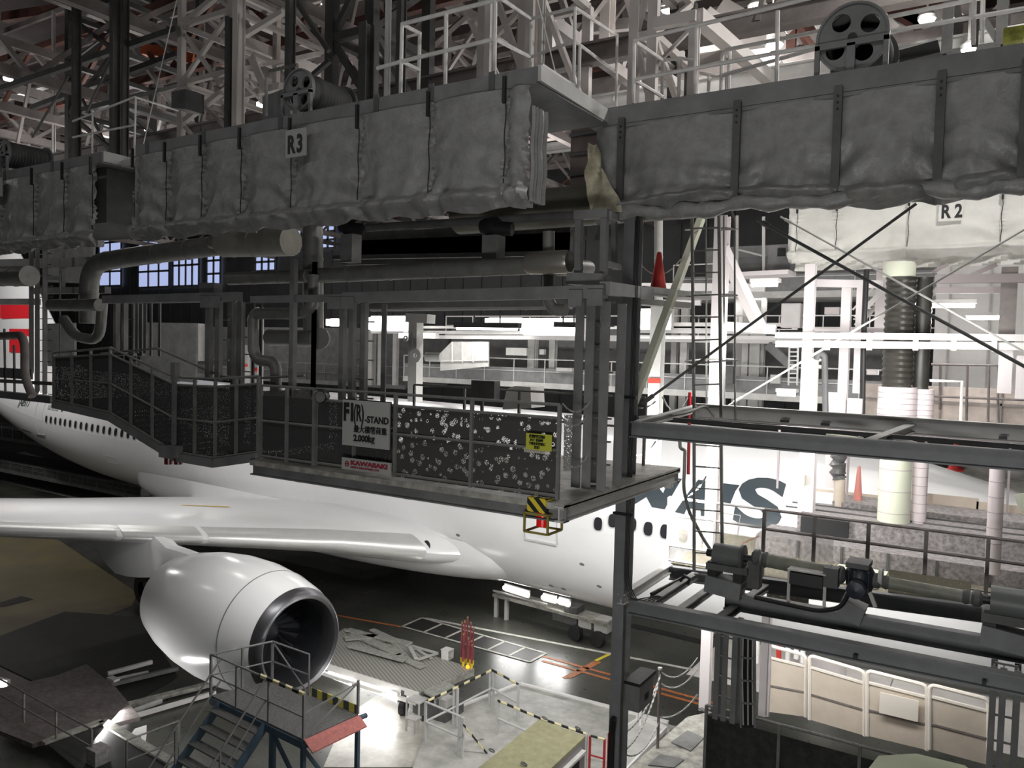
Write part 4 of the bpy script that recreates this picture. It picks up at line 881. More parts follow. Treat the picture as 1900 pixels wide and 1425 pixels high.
MB().pipe([A(1585, 818, Y=12.5), A(1605, 804, Y=12.6), A(1640, 812, Y=12.4), A(1690, 818, Y=12.6), A(1750, 840, Y=12.4), A(1800, 836, Y=12.6)], .02, 6, .2).build('loose_cable', LG, ub)
MB().pipe([A(1185, 775, Y=12.3), A(1270, 768, Y=12.6), A(1310, 752, Y=13), A(1325, 775, Y=13)], .03, 6, .3).build('pipe', LG, ub)
# lower frame with the shafts
lb = thing('steelwork', 'lower grey beam frame carrying the motor and drive shafts', 'frame', (-5.1, 11.1, 6.8))
for nm, a, b_, w, h, m in (('front_beam', (1168, 1124, 11.12), (1910, 1273, 11.12), .16, .22, DKB), ('second_beam', (1345, 1112, 12.1), (1910, 1212, 12.1), .16, .26, DKB), ('rear_beam', (1243, 1062, 13.8), (1910, 1150, 13.8), .14, .24, DKB),
    ('end_beam', (1152, 1112, 11.2), (1242, 1054, 13.8), .12, .16, LG), ('cross_beam', (1198, 1128, 11.3), (1290, 1068, 13.7), .12, .12, GR), ('cross_beam', (1262, 1135, 11.3), (1345, 1075, 13.7), .12, .12, GR), ('cross_beam', (1335, 1150, 11.3), (1420, 1090, 13.7), .12, .12, GR)):
    p, q = ends(a, b_); MB().ibeam(p, q, w, h).build(nm, m, lb)
for x0, y0, x1, y1 in ((1313, 1078, 1378, 1096), (1560, 1122, 1603, 1142), (1820, 1172, 1910, 1196)): MB().bar(A(x0, y0, Y=12.05), A(x1, y1, Y=12.05), .3, .26).build('bearing_plinth', DKB, lb)
for px in (1583, 1822): MB().bar(A(px, 1217+(px-1583)*.2, Y=11.02), A(px+8, 1219+(px-1583)*.2, Y=11.02), .05).build('clip', BK, lb)
for k in range(3): MB().pipe([A(1208, 1102+k*5, Y=12), A(1270+k*3, 1070+k*4, Y=13.2)], .025, 6).build('conduit', BK, lb)
MB().pipe([A(1262, 1078, Y=12.8), A(1270, 1068, Y=12.8), A(1280, 1074, Y=12.8), A(1276, 1084, Y=12.8)], .03, 6).build('conduit', BK, lb)
MB().pipe([A(1400, 1108, Y=11.8), A(1520, 1134, Y=11.8), A(1560, 1128, Y=11.8), A(1575, 1100, Y=11.9)], .035, 6, .2).build('cable_run', BK, lb)
SH_ = mat('greenish grey greased shaft', (.20, .205, .165), .5, noise=.25, nscale=4)
def shaft(label, a, b_, r):
    p, q = A(*a, Y=12.1), A(*b_, Y=12.1); t = thing('drive_shaft', label, 'shaft', tuple(p)); MB().pipe([p, q], r, 20).build('tube', SH_, t, True); d = (q-p).normalized()
    for c, s_ in ((p, 1), (q, -1)): MB().revolve([(-.1*s_, 0), (-.1*s_, r*.8), (-.06*s_, r*1.25), (-.0, r*1.3), (.04*s_, r*.95), (.1*s_, r*1.2), (.14*s_, r)], c, d, 16).build('universal_joint', DK, t, True)
    return t
shaft('thick greasy drive shaft between the left bearing drum and the motor', (1408, 1036), (1555, 1066), .105); shaft('long greasy drive shaft running right from the motor', (1630, 1078), (1808, 1110), .085)
def pillow(label, px, py, s_=1.0):
    c = A(px, py, Y=12.1); t = thing('bearing_drum', label, 'bearing', tuple(c)); MB().revolve([(-.22*s_, 0), (-.22*s_, .17*s_), (.22*s_, .17*s_), (.22*s_, 0)], c, (1, 0, 0), 28).build('drum', mat('grey green drum', (.13, .14, .135), .45, noise=.1), t, True)
    MB().revolve([(.2*s_, .0), (.2*s_, .2*s_), (.24*s_, .2*s_), (.24*s_, 0)], c, (1, 0, 0), 28).build('flange', DK, t, True); MB().revolve([(-.34*s_, 0), (-.34*s_, .06), (.4*s_, .06), (.4*s_, 0)], c, (1, 0, 0), 14).build('axle', BK, t, True)
    for dx in (-.24, .16): MB().box(c.x+dx*s_-.04, c.x+dx*s_+.1, 11.95, 12.3, c.z-.46*s_, c.z-.1*s_).build('support_leg', BK, t)
    MB().box(c.x-.3*s_, c.x+.34*s_, 11.93, 12.32, c.z-.22*s_, c.z-.12*s_).build('saddle', DK, t); MB().box(c.x+.32*s_, c.x+.5*s_, 12.0, 12.2, c.z-.42*s_, c.z+.0).build('bracket', DK, t); return t
pillow('grey bearing drum on a plinth at the left end of the shafts', 1352, 1031); pillow('grey bearing drum at the right edge of the picture', 1880, 1120, 1.15)
c = A(1596, 1072, Y=12.1); t = thing('gear_motor', 'black ribbed gear motor between the two drive shafts', 'motor', tuple(c))
MB().revolve([(-.18, 0), (-.18, .14), (-.1, .19), (.1, .19), (.18, .14), (.18, 0)], c, (0, 0, 1), 20).build('gearbox', mat('blue black motor paint', (.018, .022, .035), .45), t, True)
MB().revolve([(0, 0), (0, .11), (.04, .12), (.2, .12), (.22, 0)], c+Vector((0, -.2, -.08)), (0, -1, -.05), 20).build('motor', MT['blue black motor paint'], t, True)
mb = MB()
for k in range(10): g_ = k*math.pi/5; mb.box(c.x+.15*math.cos(g_)-.012, c.x+.15*math.cos(g_)+.012, c.y+.15*math.sin(g_)-.05, c.y+.15*math.sin(g_)+.03, c.z-.16, c.z+.14)
mb.build('cooling_fins', BK, t); MB().box(c.x-.17, c.x+.13, 11.9, 12.3, c.z+.17, c.z+.24).build('terminal_box', DK, t); MB().revolve([(0, .08), (0, .12), (.05, .12), (.05, .08), (0, .08)], c+Vector((.24, 0, .06)), (1, 0, 0), 20).build('handwheel', LG, t)
for dx in (-.12, .12): MB().bar(c+Vector((dx, 0, -.15)), c+Vector((dx*1.8, 0, -.38)), .05).build('leg', LG, t)
p, q = A(1468, 1058, Y=11.9), A(1528, 1098, Y=11.9); t = thing('control_box', 'black wide control box on thin legs below the thick shaft', 'box', tuple(q)); MB().box(p.x, q.x, 11.8, 11.95, q.z+.06, p.z).build('cabinet', BK, t)
for x in (p.x-.02, q.x+.02): MB().box(x-.02, x+.02, 11.86, 11.9, q.z-.28, p.z+.03).build('leg', LG, t)
MB().box(p.x-.03, q.x+.04, 11.8, 11.98, p.z+.02, p.z+.045).build('lid', LG, t)
p, q = A(1530, 1050, Y=11.95), A(1556, 1090, Y=11.95); one(MB().box(p.x, q.x, 11.85, 12.05, q.z, p.z), 'terminal_box', 'small dark box just left of the ribbed gear motor', 'box', DK)
# platform behind the shafts: clear-screened, stepped floor
pf = thing('work_platform', 'weathered stepped platform behind the drive shafts', 'platform', (-5.2, 14.1, 6.9))
WTH = mat('mottled weathered board', (.22, .20, .14), .7, noise=.5, nscale=14, col2=(.36, .33, .24)); WTP = mat('mottled mauve board', (.24, .22, .22), .65, noise=.4, nscale=12, col2=(.38, .35, .345))
XL = -5.25
MB().box(XL, 1.5, 14.1, 17.2, 7.02, 7.08).build('deck', WTH, pf); MB().box(-4.2, 1.5, 16.0, 17.2, 7.08, 7.42).build('step', WTP, pf); MB().box(-3.6, 1.5, 16.9, 18.6, 7.42, 7.75).build('step', WTP, pf); MB().box(-3.2, 1.5, 18.4, 19.8, 7.6, 7.86).build('upper_deck', WTP, pf)
for k in range(7): MB().box(-3.4+k*.8, -3.36+k*.8, 15.97, 16.0, 7.08, 7.42).build('riser_batten', DK, pf)
for y_ in (14.9, 15.6, 17.6, 18.2): MB().box(-4, 1.5, y_, y_+.03, 7.07 if y_ < 16 else 7.75, 7.10 if y_ < 16 else 7.78).build('board_joint', DK, pf)
MB().box(-2.6, -1.75, 14.6, 15.9, 7.09, 7.11).build('pale_sheet', CREAM, pf)
railing('guard_rail', 'white guard rail with clear scuffed screen around the lower right platform', [(-5.3, 14.05), (-3.55, 14.05)], 7.12, 8.32, WH, rails=(1.0, .73, .25, .02), step=1.1, r=.025)
MB().add([(-5.28, 14.08, 7.14), (-2.4, 14.08, 7.14), (-2.4, 14.08, 7.98), (-5.28, 14.08, 7.98)], [(0, 1, 2, 3)]).build('clear_screen', CLEAR, pf)
RB = mat('brownish worn rail', (.20, .175, .165), .5, noise=.25)
railing('guard_rail', 'worn brown-grey guard rail running right behind the drive shafts', [(-3.55, 14.05), (1.5, 14.05)], 7.1, 8.32, RB, rails=(1.0, .72, .03), step=.9, r=.028)
for px0, px1 in ((1423, 1500), (1649, 1800)):
    p, q = A(px0, 1095 if px0 < 1600 else 1070, Y=13.95), A(px1, 1130, Y=13.95); MB().box(p.x, q.x, 13.93, 13.98, q.z-.02, q.z+.06).build('panel_frame', DK, pf)
    MB().add([(p.x, 13.95, q.z), (q.x, 13.95, q.z), (q.x, 13.95, q.z+.42), (p.x, 13.95, q.z+.42)], [(0, 1, 2, 3)]).build('mesh_panel', meshmat('tan speckled mesh', (.30, .27, .19), 40, .16), pf)
p, q = A(1486, 958, Y=16.8), A(1573, 1000, Y=16.8); one(MB().box(p.x, q.x, 16.8, 16.9, q.z, p.z), 'black_board', 'black flat board leaning behind the guard rail right of the big letter S', 'board', BK)
one(MB().bar(A(1378, 1008, Y=15), A(1408, 995, Y=15), .03), 'stick', 'thin brown stick lying on the weathered platform', 'stick', mat('brown wood', (.18, .09, .05), .6))
# tan inner walls and far railings of the lit dock
tw = thing('screen_wall', 'tan panel screen wall behind the lit dock pipes', 'partition', (-3.5, 19.4, 7.8))
for k, (a, b_, y0, y1) in enumerate(((1500, 1640, 905, 990), (1720, 1812, 915, 1010), (1812, 1905, 930, 1010))):
    p, q = A(a, y0, Y=19.5), A(b_, y1, Y=19.5); MB().box(p.x, q.x, 19.48, 19.52, 7.86, p.z).build('panel', TAN, tw)
railing('guard_rail', 'thin pale rail along the tan screen wall', [(-4.6, 19.3), (1.6, 19.3)], 7.86, 9.35, mat('mauve grey rail', (.38, .33, .34), .5), rails=(1.0, .62), step=1.5, r=.022)
pxrail('guard_rail', 'brown rail frame on the upper level at the right edge', RB, [('top_rail', [(1728, 676, 19), (1852, 678, 19), (1852, 792, 19)]), ('mid_rail', [(1728, 735, 19), (1900, 742, 19)]), ('post', [(1795, 678, 19), (1793, 790, 19)]), ('post', [(1835, 678, 19), (1833, 792, 19)]), ('post', [(1745, 678, 19), (1744, 760, 19)])])
pxrail('guard_rail', 'pale bent handrail in front of the upper tan wall', WH, [('top_rail', [(1725, 706, 17), (1785, 708, 17), (1782, 790, 17)])])
uw = thing('screen_wall', 'tan stained upper wall behind the corrugated ducts', 'partition', (-3, 21, 9.9))
p, q = A(1600, 700, Y=21), A(1910, 800, Y=21); MB().box(p.x, q.x+.6, 21, 21.1, q.z-.1, p.z-.15).build('panel', mat('stained tan wall', (.42, .36, .32), .65, noise=.3, nscale=1.5), uw)
MB().box(p.x, q.x+.6, 20.95, 21, (p.z+q.z)/2, (p.z+q.z)/2+.05).build('batten', RB, uw)
for k in range(4): MB().box(p.x+.5+k*1.2, p.x+.54+k*1.2, 20.95, 21, q.z, p.z-.15).build('batten', RB, uw)
p, q = A(1740, 480, Y=23.5), A(1910, 720, Y=23.5); uw2 = thing('screen_wall', 'bright white back wall of the lit dock at the right edge', 'partition', tuple(q)); MB().box(p.x, q.x+.8, 23.5, 23.6, q.z-.6, p.z).build('panel', WH, uw2)
for k in range(5): MB().box(p.x+.3+k*.9, p.x+.34+k*.9, 23.42, 23.5, q.z-.6, p.z).build('batten', LG, uw2)
# corrugated ducts
def corr(label, px, y0, y1, Yp, r, m):
    p, q = A(px, y0, Y=Yp), A(px, y1, Y=Yp); x = (p.x+q.x)/2; t = thing('corrugated_duct', label, 'duct', (x, Yp, q.z)); n = int((p.z-q.z)/.11); pr = []
    for i in range(n): z = (p.z-q.z)*i/n; pr += [(z, r), (z+.055, r*.9)]
    MB().revolve(pr+[(p.z-q.z, r)], (x, Yp, q.z), (0, 0, 1), 32).build('hose', m, t, True); return t
HS = mat('black corrugated hose', (.045, .042, .036), .4, noise=.15); corr('thick black corrugated duct hanging below the R2 curtain', 1668, 515, 720, 17.5, .29, HS); corr('thinner black corrugated duct right of the thick one', 1712, 515, 722, 17.7, .155, HS)
def vpipe(label, px, y0, y1, Yp, r, m, seams=0):
    p, q = A(px, y0, Y=Yp), A(px, y1, Y=Yp); x = (p.x+q.x)/2; t = thing('lagged_pipe', label, 'pipe', (x, Yp, q.z)); MB().revolve([(0, 0), (0, r), (p.z-q.z, r), (p.z-q.z, 0)], (x, Yp, q.z), (0, 0, 1), 32).build('sleeve', m, t, True)
    for i in range(seams): z = (p.z-q.z)*(i+1)/(seams+1); MB().revolve([(0, r), (.006, r*1.02), (.012, r)], (x, Yp, q.z+z), (0, 0, 1), 32).build('seam', mat('pipe seam', (.45, .38, .40), .5), t)
    return t
vpipe('wide pale pink sleeve under the thick corrugated duct', 1664, 718, 800, 17.5, .36, PNK, 7); vpipe('narrow pale pink sleeve under the thinner corrugated duct', 1710, 722, 800, 17.7, .21, PNK, 7)
vpipe('wide cream duct standing on the weathered platform', 1660, 830, 990, 17.5, .30, CREAM, 3); vpipe('pale mauve pipe right of the cream duct', 1706, 835, 1000, 17.7, .14, PNK, 9); vpipe('pale lilac pipe near the right edge', 1846, 865, 1065, 15.5, .115, PNK, 6)
MB().revolve([(0, 0), (0, .3), (.25, .3), (.3, .27), (.3, 0)], A(1668, 515, Y=17.5), (0, 0, 1), 32).build('duct_collar', CREAM, c3, True)
# pale posts and beams of the lit dock (Y 17-22)
LT = mat('pinkish white steel', (.74, .69, .69), .5)
for lab, px, y0, y1, Yp, w, px1 in (('tall white post behind the cage ladder', 1335, 400, 770, 15.5, .26, 1328), ('tall white post continuing down to the platform', 1320, 820, 1050, 15.5, .24, 1318), ('white round-based post standing on the floor level', 1310, 1145, 1320, 17.5, .22, 1306),
    ('pinkish white post left of the black hose post', 1502, 490, 775, 17, .2, 1494), ('pinkish white post right of the big letter S', 1492, 830, 950, 17, .3, 1500), ('pink post pair member left of the black hose', 1568, 520, 730, 18, .19, 1566), ('pink post pair member right of the black hose', 1598, 520, 730, 18, .19, 1592),
    ('brown post at the far right of the lit dock', 1873, 495, 640, 17, .26, 1868), ('pink post with a hook chain near the right edge', 1866, 640, 730, 17, .22, 1864), ('pink post cut by the right edge', 1896, 660, 740, 17, .18, 1895),
    ('white post beside the bright wall panel', 1542, 820, 905, 19, .22, 1540), ('white post at left of the lower tan panels', 1416, 1130, 1330, 16, .14, 1418), ('bright narrow post beside the lift mast', 1428, 1130, 1330, 16.4, .06, 1426), ('far pale post between the big ducts', 1636, 500, 620, 20, .25, 1634)):
    col('dock_post', lab, px, y0, y1, Yp, w, RB if 'brown' in lab else LT, w*.8, px1)
PXF('dock_beam_pair', 'pair of bright white horizontal beams crossing the lit dock', 'beam', WH, [('beam', 1440, 622, 16.5, 1910, 627, 16.5, .14, .12), ('beam', 1440, 638, 16.5, 1910, 643, 16.5, .12, .13), ('clamp', 1530, 640, 16.4, 1540, 640, 16.4, .05, .2), ('clamp', 1608, 640, 16.4, 1618, 640, 16.4, .05, .2), ('clamp', 1694, 640, 16.4, 1704, 640, 16.4, .05, .2), ('clamp', 1765, 640, 16.4, 1775, 640, 16.4, .05, .2), ('clamp', 1840, 642, 16.4, 1850, 642, 16.4, .05, .2)])
PXF('dock_beam', 'pale beam level with the lamp left of the black hose', 'beam', LT, [('beam', 1440, 612, 17.5, 1345, 605, 17.5, .12, .2), ('beam', 1500, 525, 18, 1640, 528, 18, .12, .16), ('beam', 1500, 612, 18.5, 1720, 613, 18.5, .08, .08)])
PXF('dock_beam', 'brown grey double beam under the R2 curtain at right', 'beam', mat('mauve grey steel', (.30, .26, .26), .5), [('beam', 1735, 518, 17, 1910, 516, 17, .14, .16), ('beam', 1735, 539, 17.5, 1870, 538, 17.5, .12, .12), ('brace', 1730, 505, 18, 1760, 490, 18, .06), ('brace', 1800, 512, 18, 1850, 490, 18, .08)])
PXF('diagonal_brace', 'broad pale diagonal brace right of the cage ladder', 'brace', LT, [('brace', 1340, 460, 15.6, 1412, 612, 17, .2, .2)])
PXF('stair_flight', 'small white stair flight between the pink posts', 'stair', WH, [('stringer', 1588, 590, 20, 1638, 540, 20, .05, .12), ('stringer', 1588, 605, 20.8, 1638, 556, 20.8, .05, .12), ('handrail', 1582, 575, 20, 1632, 522, 20, .04)]+[('tread', 1590+k*6.5, 592-k*6.5, 20, 1592+k*6.5, 592-k*6.5, 20.8, .16, .03) for k in range(8)])
duct('black hose running down a pink post', [(1608, 500), (1606, 540), (1602, 640), (1600, 775)], 17.4, .055, .3, m=BK, n=10, name='rubber_hose'); duct('black hose over the cream post', [(1515, 668), (1520, 655), (1530, 660), (1532, 770)], 16.6, .06, .1, m=DK, n=10, name='rubber_hose')
PXF('cream_lift_post', 'cream double post with a hose clamp near the lamp', 'post', CREAM, [('post', 1506, 668, 16.6, 1502, 772, 16.6, .06), ('post', 1514, 668, 16.6, 1510, 772, 16.6, .1, .1), ('cap_bar', 1500, 668, 16.6, 1524, 668, 16.6, .05), ('cap_bar', 1500, 680, 16.6, 1524, 680, 16.6, .05)])
for lab, x0, y0, x1, y1, Yp in (('left one of two pink cabinets above the grey beam', 1535, 728, 1568, 766, 17.2), ('right one of two pink cabinets above the grey beam', 1572, 739, 1598, 768, 17.2), ('white wall cabinet behind the broad diagonal brace', 1450, 563, 1484, 608, 21), ('white notice panel behind the pink post pair', 1530, 570, 1557, 583, 21.5), ('small square box on the pinkish post by the letter S', 1466, 880, 1492, 902, 16.8), ('pale box by the bright lamp under the grey beam', 1608, 686, 1628, 696, 19)):
    p, q = A(x0, y0, Y=Yp), A(x1, y1, Y=Yp); t = thing('cabinet', lab, 'cabinet', tuple(q)); MB().box(p.x, q.x, Yp, Yp+.25, q.z, p.z).build('body', CREAM if 'square' in lab else LT, t); MB().box(p.x+.03, q.x-.03, Yp-.012, Yp, q.z+.03, p.z-.03).build('door', PNK if 'pink' in lab else WH, t)
# caged ladder
lt = thing('caged_ladder', 'tall grey cage ladder in front of the white post', 'ladder', tuple(A(1290, 920, Y=13)))
for px0, px1 in ((1284, 1288), (1334, 1338)): MB().bar(A(px0, 400, Y=13), A(px1, 775, Y=13), .045).build('stile', DUCT, lt); MB().bar(A(px1, 815, Y=13), A(px1 if px0 < 1300 else 1340, 1060 if px0 < 1300 else 1020, Y=13), .045).build('stile', DUCT, lt)
for k in range(9): y = 424+k*41.5; MB().pipe([A(1284+k*.5, y, Y=13), A(1334+k*.5, y-2, Y=13)], .014, 6).build('rung', DUCT, lt)
for k in range(7): y = 825+k*40; MB().pipe([A(1288, y, Y=13), A(1338, y+4, Y=13)], .014, 6).build('rung', DUCT, lt)
for y in (427, 550, 670):
    P = [A(1284, y, Y=13), A(1272, y, Y=13.4), A(1300, y-3, Y=14.1), A(1350, y-4, Y=14.1), A(1368, y-2, Y=13.5), A(1334, y, Y=13)]; MB().pipe(P, .014, 6).build('cage_hoop', DUCT, lt)
for px, Yp in ((1363, 13.5), (1343, 14), (1310, 14.1)): MB().bar(A(px, 400, Y=Yp), A(px+1, 780, Y=Yp), .025).build('cage_strip', DUCT, lt)
# bracing rods
for lab, a, b_, r, m in (('dark bracing rod rising right to the R2 sign', (1190, 750, 12.2), (1700, 378, 12.8), .022, DK), ('dark bracing rod falling right from below the right curtain', (1405, 408, 12.2), (1910, 685, 12.6), .024, DK), ('pale bracing rod rising right from the grey beam', (1352, 752, 14.2), (1910, 420, 15.2), .017, LG), ('pale bracing rod falling right across the R2 curtain', (1448, 402, 15), (1910, 658, 15.5), .017, LG)):
    t = thing('bracing_rod', lab, 'rod', tuple(A(*a[:2], Y=a[2]))); p, q = A(a[0], a[1], Y=a[2]), A(b_[0], b_[1], Y=b_[2]); MB().pipe([p, q], r, 8).build('rod', m, t); MB().pipe([p.lerp(q, .02), p.lerp(q, .05)], r*1.7, 8).build('turnbuckle', m, t)
# red pole, chains, hose by the red cone side
one(MB().pipe([A(1280, 728, Y=13.6), A(1277, 880, Y=13.6)], .03, 8), 'red_pole', 'thin red pole crossing the grey beam left of the cage ladder', 'pole', mat('bright red pole', (.62, .02, .03), .4))
one(MB().pipe([A(1261, 815, Y=12.8), A(1262, 832, Y=12.8), A(1271, 835, Y=12.8), A(1270, 870, Y=12.8), A(1268, 905, Y=12.8), A(1278, 950, Y=13), A(1305, 1000, Y=13.5), A(1325, 1030, Y=13.6)], .03, 8, .2), 'rubber_hose', 'dark hose hanging beside the red pole', 'hose', DUCT)
for lab, a, b_, sg in (('chain between the red pole and the banded post', (1230, 738), (1276, 738), .25), ('chain running left from the banded post', (1216, 745), (1186, 757), .04), ('chain below the grey beam left of the banded post', (1216, 820), (1172, 842), .12), ('chain hanging in front of the cage ladder', (1310, 885), (1278, 920), .05)):
    one(MB().chain(A(*a, Y=14), A(*b_, Y=14), sg, .015), 'safety_chain', lab, 'chain', LG)
# pale deck edge right of the foreground column = F1 deck runs on; its outer rail
PXF('deck_bracket', 'pale bracket under the deck corner right of the foreground column', 'bracket', WH, [('bracket', 1241, 888, 12.6, 1241, 905, 12.6, .12, .12)])
# lamps of the lit dock
tubes = (('fluorescent lamp under the small cabin right of the cage ladder', 1392, 1445, 528, 17), ('long fluorescent lamp beside the corrugated ducts', 1722, 1812, 567, 19), ('second fluorescent lamp lower right of the long one', 1790, 1865, 589, 20.5), ('short fluorescent lamp just left of the thin corrugated duct', 1694, 1708, 567, 19.5), ('fluorescent lamp above the dark far stand', 1440, 1478, 730, 19))
for lab, x0, x1, y, Yp in tubes:
    p, q = A(x0, y, Y=Yp), A(x1, y, Y=Yp); t = thing('fluorescent_fixture', lab, 'light fixture', tuple(p)); MB().box(p.x, q.x, Yp-.06, Yp+.2, p.z+.04, p.z+.12).build('housing', WH, t)
    MB().pipe([(p.x+.03, Yp, p.z), (q.x-.03, Yp, p.z)], .055, 10).build('lit_tube', TUBE, t)
    area('tube_and_fill_light', ((p.x+q.x)/2, Yp-.1, p.z-.1), ((p.x+q.x)/2, Yp-1, p.z-3), max(.3, q.x-p.x), .15, 34 if x1-x0 > 20 else 12)
# small cabin under the left end of the R2 curtain
cb = thing('control_cabin', 'small grey control cabin above the lamp, left of the R2 curtain', 'cabin', tuple(A(1370, 512, Y=19)))
p, q = A(1369, 462, Y=19), A(1422, 505, Y=19); MB().box(p.x, q.x, 19, 19.05, q.z, p.z-.2).build('low_panel', DK, cb); MB().bar(A(1369, 463, Y=19), A(1420, 476, Y=19), .04).build('handrail', LG, cb); MB().bar(A(1368, 400, Y=19), A(1368, 512, Y=19), .05).build('post', LG, cb); MB().bar(A(1417, 402, Y=19), A(1417, 505, Y=19), .06).build('post', LG, cb)
p, q = A(1421, 456, Y=19.2), A(1466, 506, Y=19.2); MB().box(p.x, q.x, 19.2, 19.8, q.z, p.z).build('cabinet', GR, cb); a_, b_ = A(1443, 461, Y=19.18), A(1457, 475, Y=19.18); MB().box(a_.x, b_.x, 19.17, 19.2, b_.z, a_.z).build('window', BK, cb)
MB().bar(A(1368, 512, Y=19.1), A(1470, 507, Y=19.1), .8, .1).build('floor_slab', LT, cb)
# lower right: lift masts, dark panelled rail, tan barriers
mast('grey lift mast with black cable ladder below the lower frame', [1330, 1345, 1362], 1148, 1335, 13.2, .09, .3, GR); 
cl = thing('cable_ladder', 'ladder of black cables beside the grey lift mast', 'cable ladder', tuple(A(1388, 1340, Y=13.1)))
for px in (1375, 1401): MB().bar(A(px, 1160, Y=13.1), A(px, 1350, Y=13.1), .03).build('stile', GR, cl)
for k in range(4): MB().bar(A(1375, 1178+k*42, Y=13.08), A(1401, 1180+k*42, Y=13.08), .03).build('rung', GR, cl)
MB().add([A(1376, 1160, Y=13.14), A(1400, 1160, Y=13.14), A(1400, 1350, Y=13.14), A(1376, 1350, Y=13.14)], [(0, 1, 2, 3)]).build('back_plate', BK, cl)
for k in range(5): MB().pipe([A(1379+k*4.5, 1162, Y=13.1), A(1378+k*4.5+random.uniform(-2, 2), 1250, Y=13.09), A(1379+k*4.5, 1345, Y=13.1)], .014, 5).build('cable', BK if k % 2 else LG, cl)
mast('grey lift mast at the lower right corner', [1840, 1858, 1885], 1235, 1430, 12.6, .08, .3, GR)
railing('guard_rail', 'dark glossy panelled rail at the lower right', [tuple(A(1311, 1310, Y=13.8))[:2], tuple(A(1950, 1440, Y=13.8))[:2]], A(1311, 1450, Y=13.8).z, A(1311, 1308, Y=13.8).z, DUCT, rails=(1.0,), step=1.15, panel=mat('dark glossy panel', (.05, .05, .048), .25, noise=.3, nscale=6), r=.025)
BR = mat('cream white tube paint', (.80, .74, .66), .45)
def barrier(label, x0, y0t, y0b, x1, y1t, y1b, Yp):
    P = [A(x0, y0b, Y=Yp), A(x0, y0t, Y=Yp), A(x1, y1t, Y=Yp), A(x1, y1b, Y=Yp)]; t = thing('barrier_panel', label, 'barrier', tuple(P[0])); MB().pipe(P, .045, 8, .12).build('tube_frame', BR, t)
    a_ = P[1].lerp(P[0], .18); b2 = P[2].lerp(P[3], .18); MB().bar(a_, b2, .05).build('mid_bar', BR, t); MB().add([P[0], P[3], b2, a_], [(0, 1, 2, 3)]).build('tan_sheet', TAN, t)
    c_, d_ = P[1].lerp(P[0], .6), P[2].lerp(P[3], .6); MB().bar(c_, d_, .04).build('mid_bar', RB, t); return t
barrier('tan sheeted barrier at the left of the row below the lower frame', 1420, 1196, 1320, 1495, 1216, 1330, 19); barrier('tan sheeted barrier, second from left in the row', 1502, 1216, 1335, 1604, 1246, 1365, 18.8); barrier('tan sheeted barrier, third from left in the row', 1609, 1244, 1365, 1720, 1272, 1392, 18.6); barrier('tan sheeted barrier at the right of the row', 1725, 1270, 1390, 1835, 1298, 1420, 18.4)
PXF('cream_notice', 'pale blank board on the third barrier', 'board', BR, [('board', 1632, 1303, 18.5, 1704, 1320, 18.5, .03, .45)])
MB().box(-9, 6, 26.0, 40, .004, .012).build('floor_coating', mat('pale grey floor paint', (.58, .55, .52), .5, noise=.12, nscale=1), floor)
for x in (-6, -3, 0): MB().box(x, x+.04, 26, 40, .012, .016).build('floor_joint', GR, floor)
area('tube_and_fill_light', (-3, 16.8, 6.6), (-3.5, 19.5, 4.2), 5, .3, 190)  # added fill that brightens the barriers, no tube fixture here
area('tube_and_fill_light', (-3, 27, 5.5), (-3, 30, 0), 4, .3, 260)  # added fill over the pale far floor, no fixture
c = A(1522, 1245, Z=0); t = thing('pale_cone_base', 'pale conical stand foot on the lit floor behind the barriers', 'stand', tuple(c)); MB().revolve([(0, 0), (0, .85), (.03, .85), (2.2, .3), (2.2, 0)], (c.x, c.y, 0.02), (0, 0, 1), 24).build('cone_body', LT, t, True)
PXF('red_bracket', 'red bracket among pipes behind the lift mast', 'bracket', RED, [('bracket', 1445, 1185, 20, 1445, 1225, 20, .1), ('bracket', 1440, 1185, 20, 1455, 1186, 20, .1)])
for k, (px, y0, y1) in enumerate(((1462, 1190, 1225), (1478, 1180, 1222), (1490, 1185, 1230), (1405, 1165, 1230))): vpipe(('thin white riser pipe behind the barriers, first', 'thin white riser pipe behind the barriers, second', 'thin white riser pipe behind the barriers, third', 'white riser pipe beside the cable ladder')[k], px, y0, y1, 20, .06, WH)
# aircraft nose side shape in the gap and the far red cone
cone('small red cone on the far deck under the grey beam', 1772, 872, Yp=27.6, h=.9); cone('slim pink and red cone at the tan wall', 1590, 960, Yp=18.9, h=1.15, m=mat('pinkish red plastic', (.72, .28, .24), .5), s_=.5)
t = thing('wrapped_post', 'post wrapped in crumpled black plastic', 'post', tuple(A(1557, 890, Y=18.5))); mb = MB(); P = [A(1556+2*math.sin(k*1.9), 828+k*5.5, Y=18.5) for k in range(12)]; mb.pipe(P, .16, 14, rad=[.15+.03*math.sin(k*2.3) for k in range(12)]).build('plastic_wrap', mat('crumpled black plastic', (.10, .10, .10), .25, bump=.8, nscale=9, noise=.3), t, True); vpipe('bare foot of the plastic wrapped post', 1557, 888, 960, 18.5, .12, TAN)
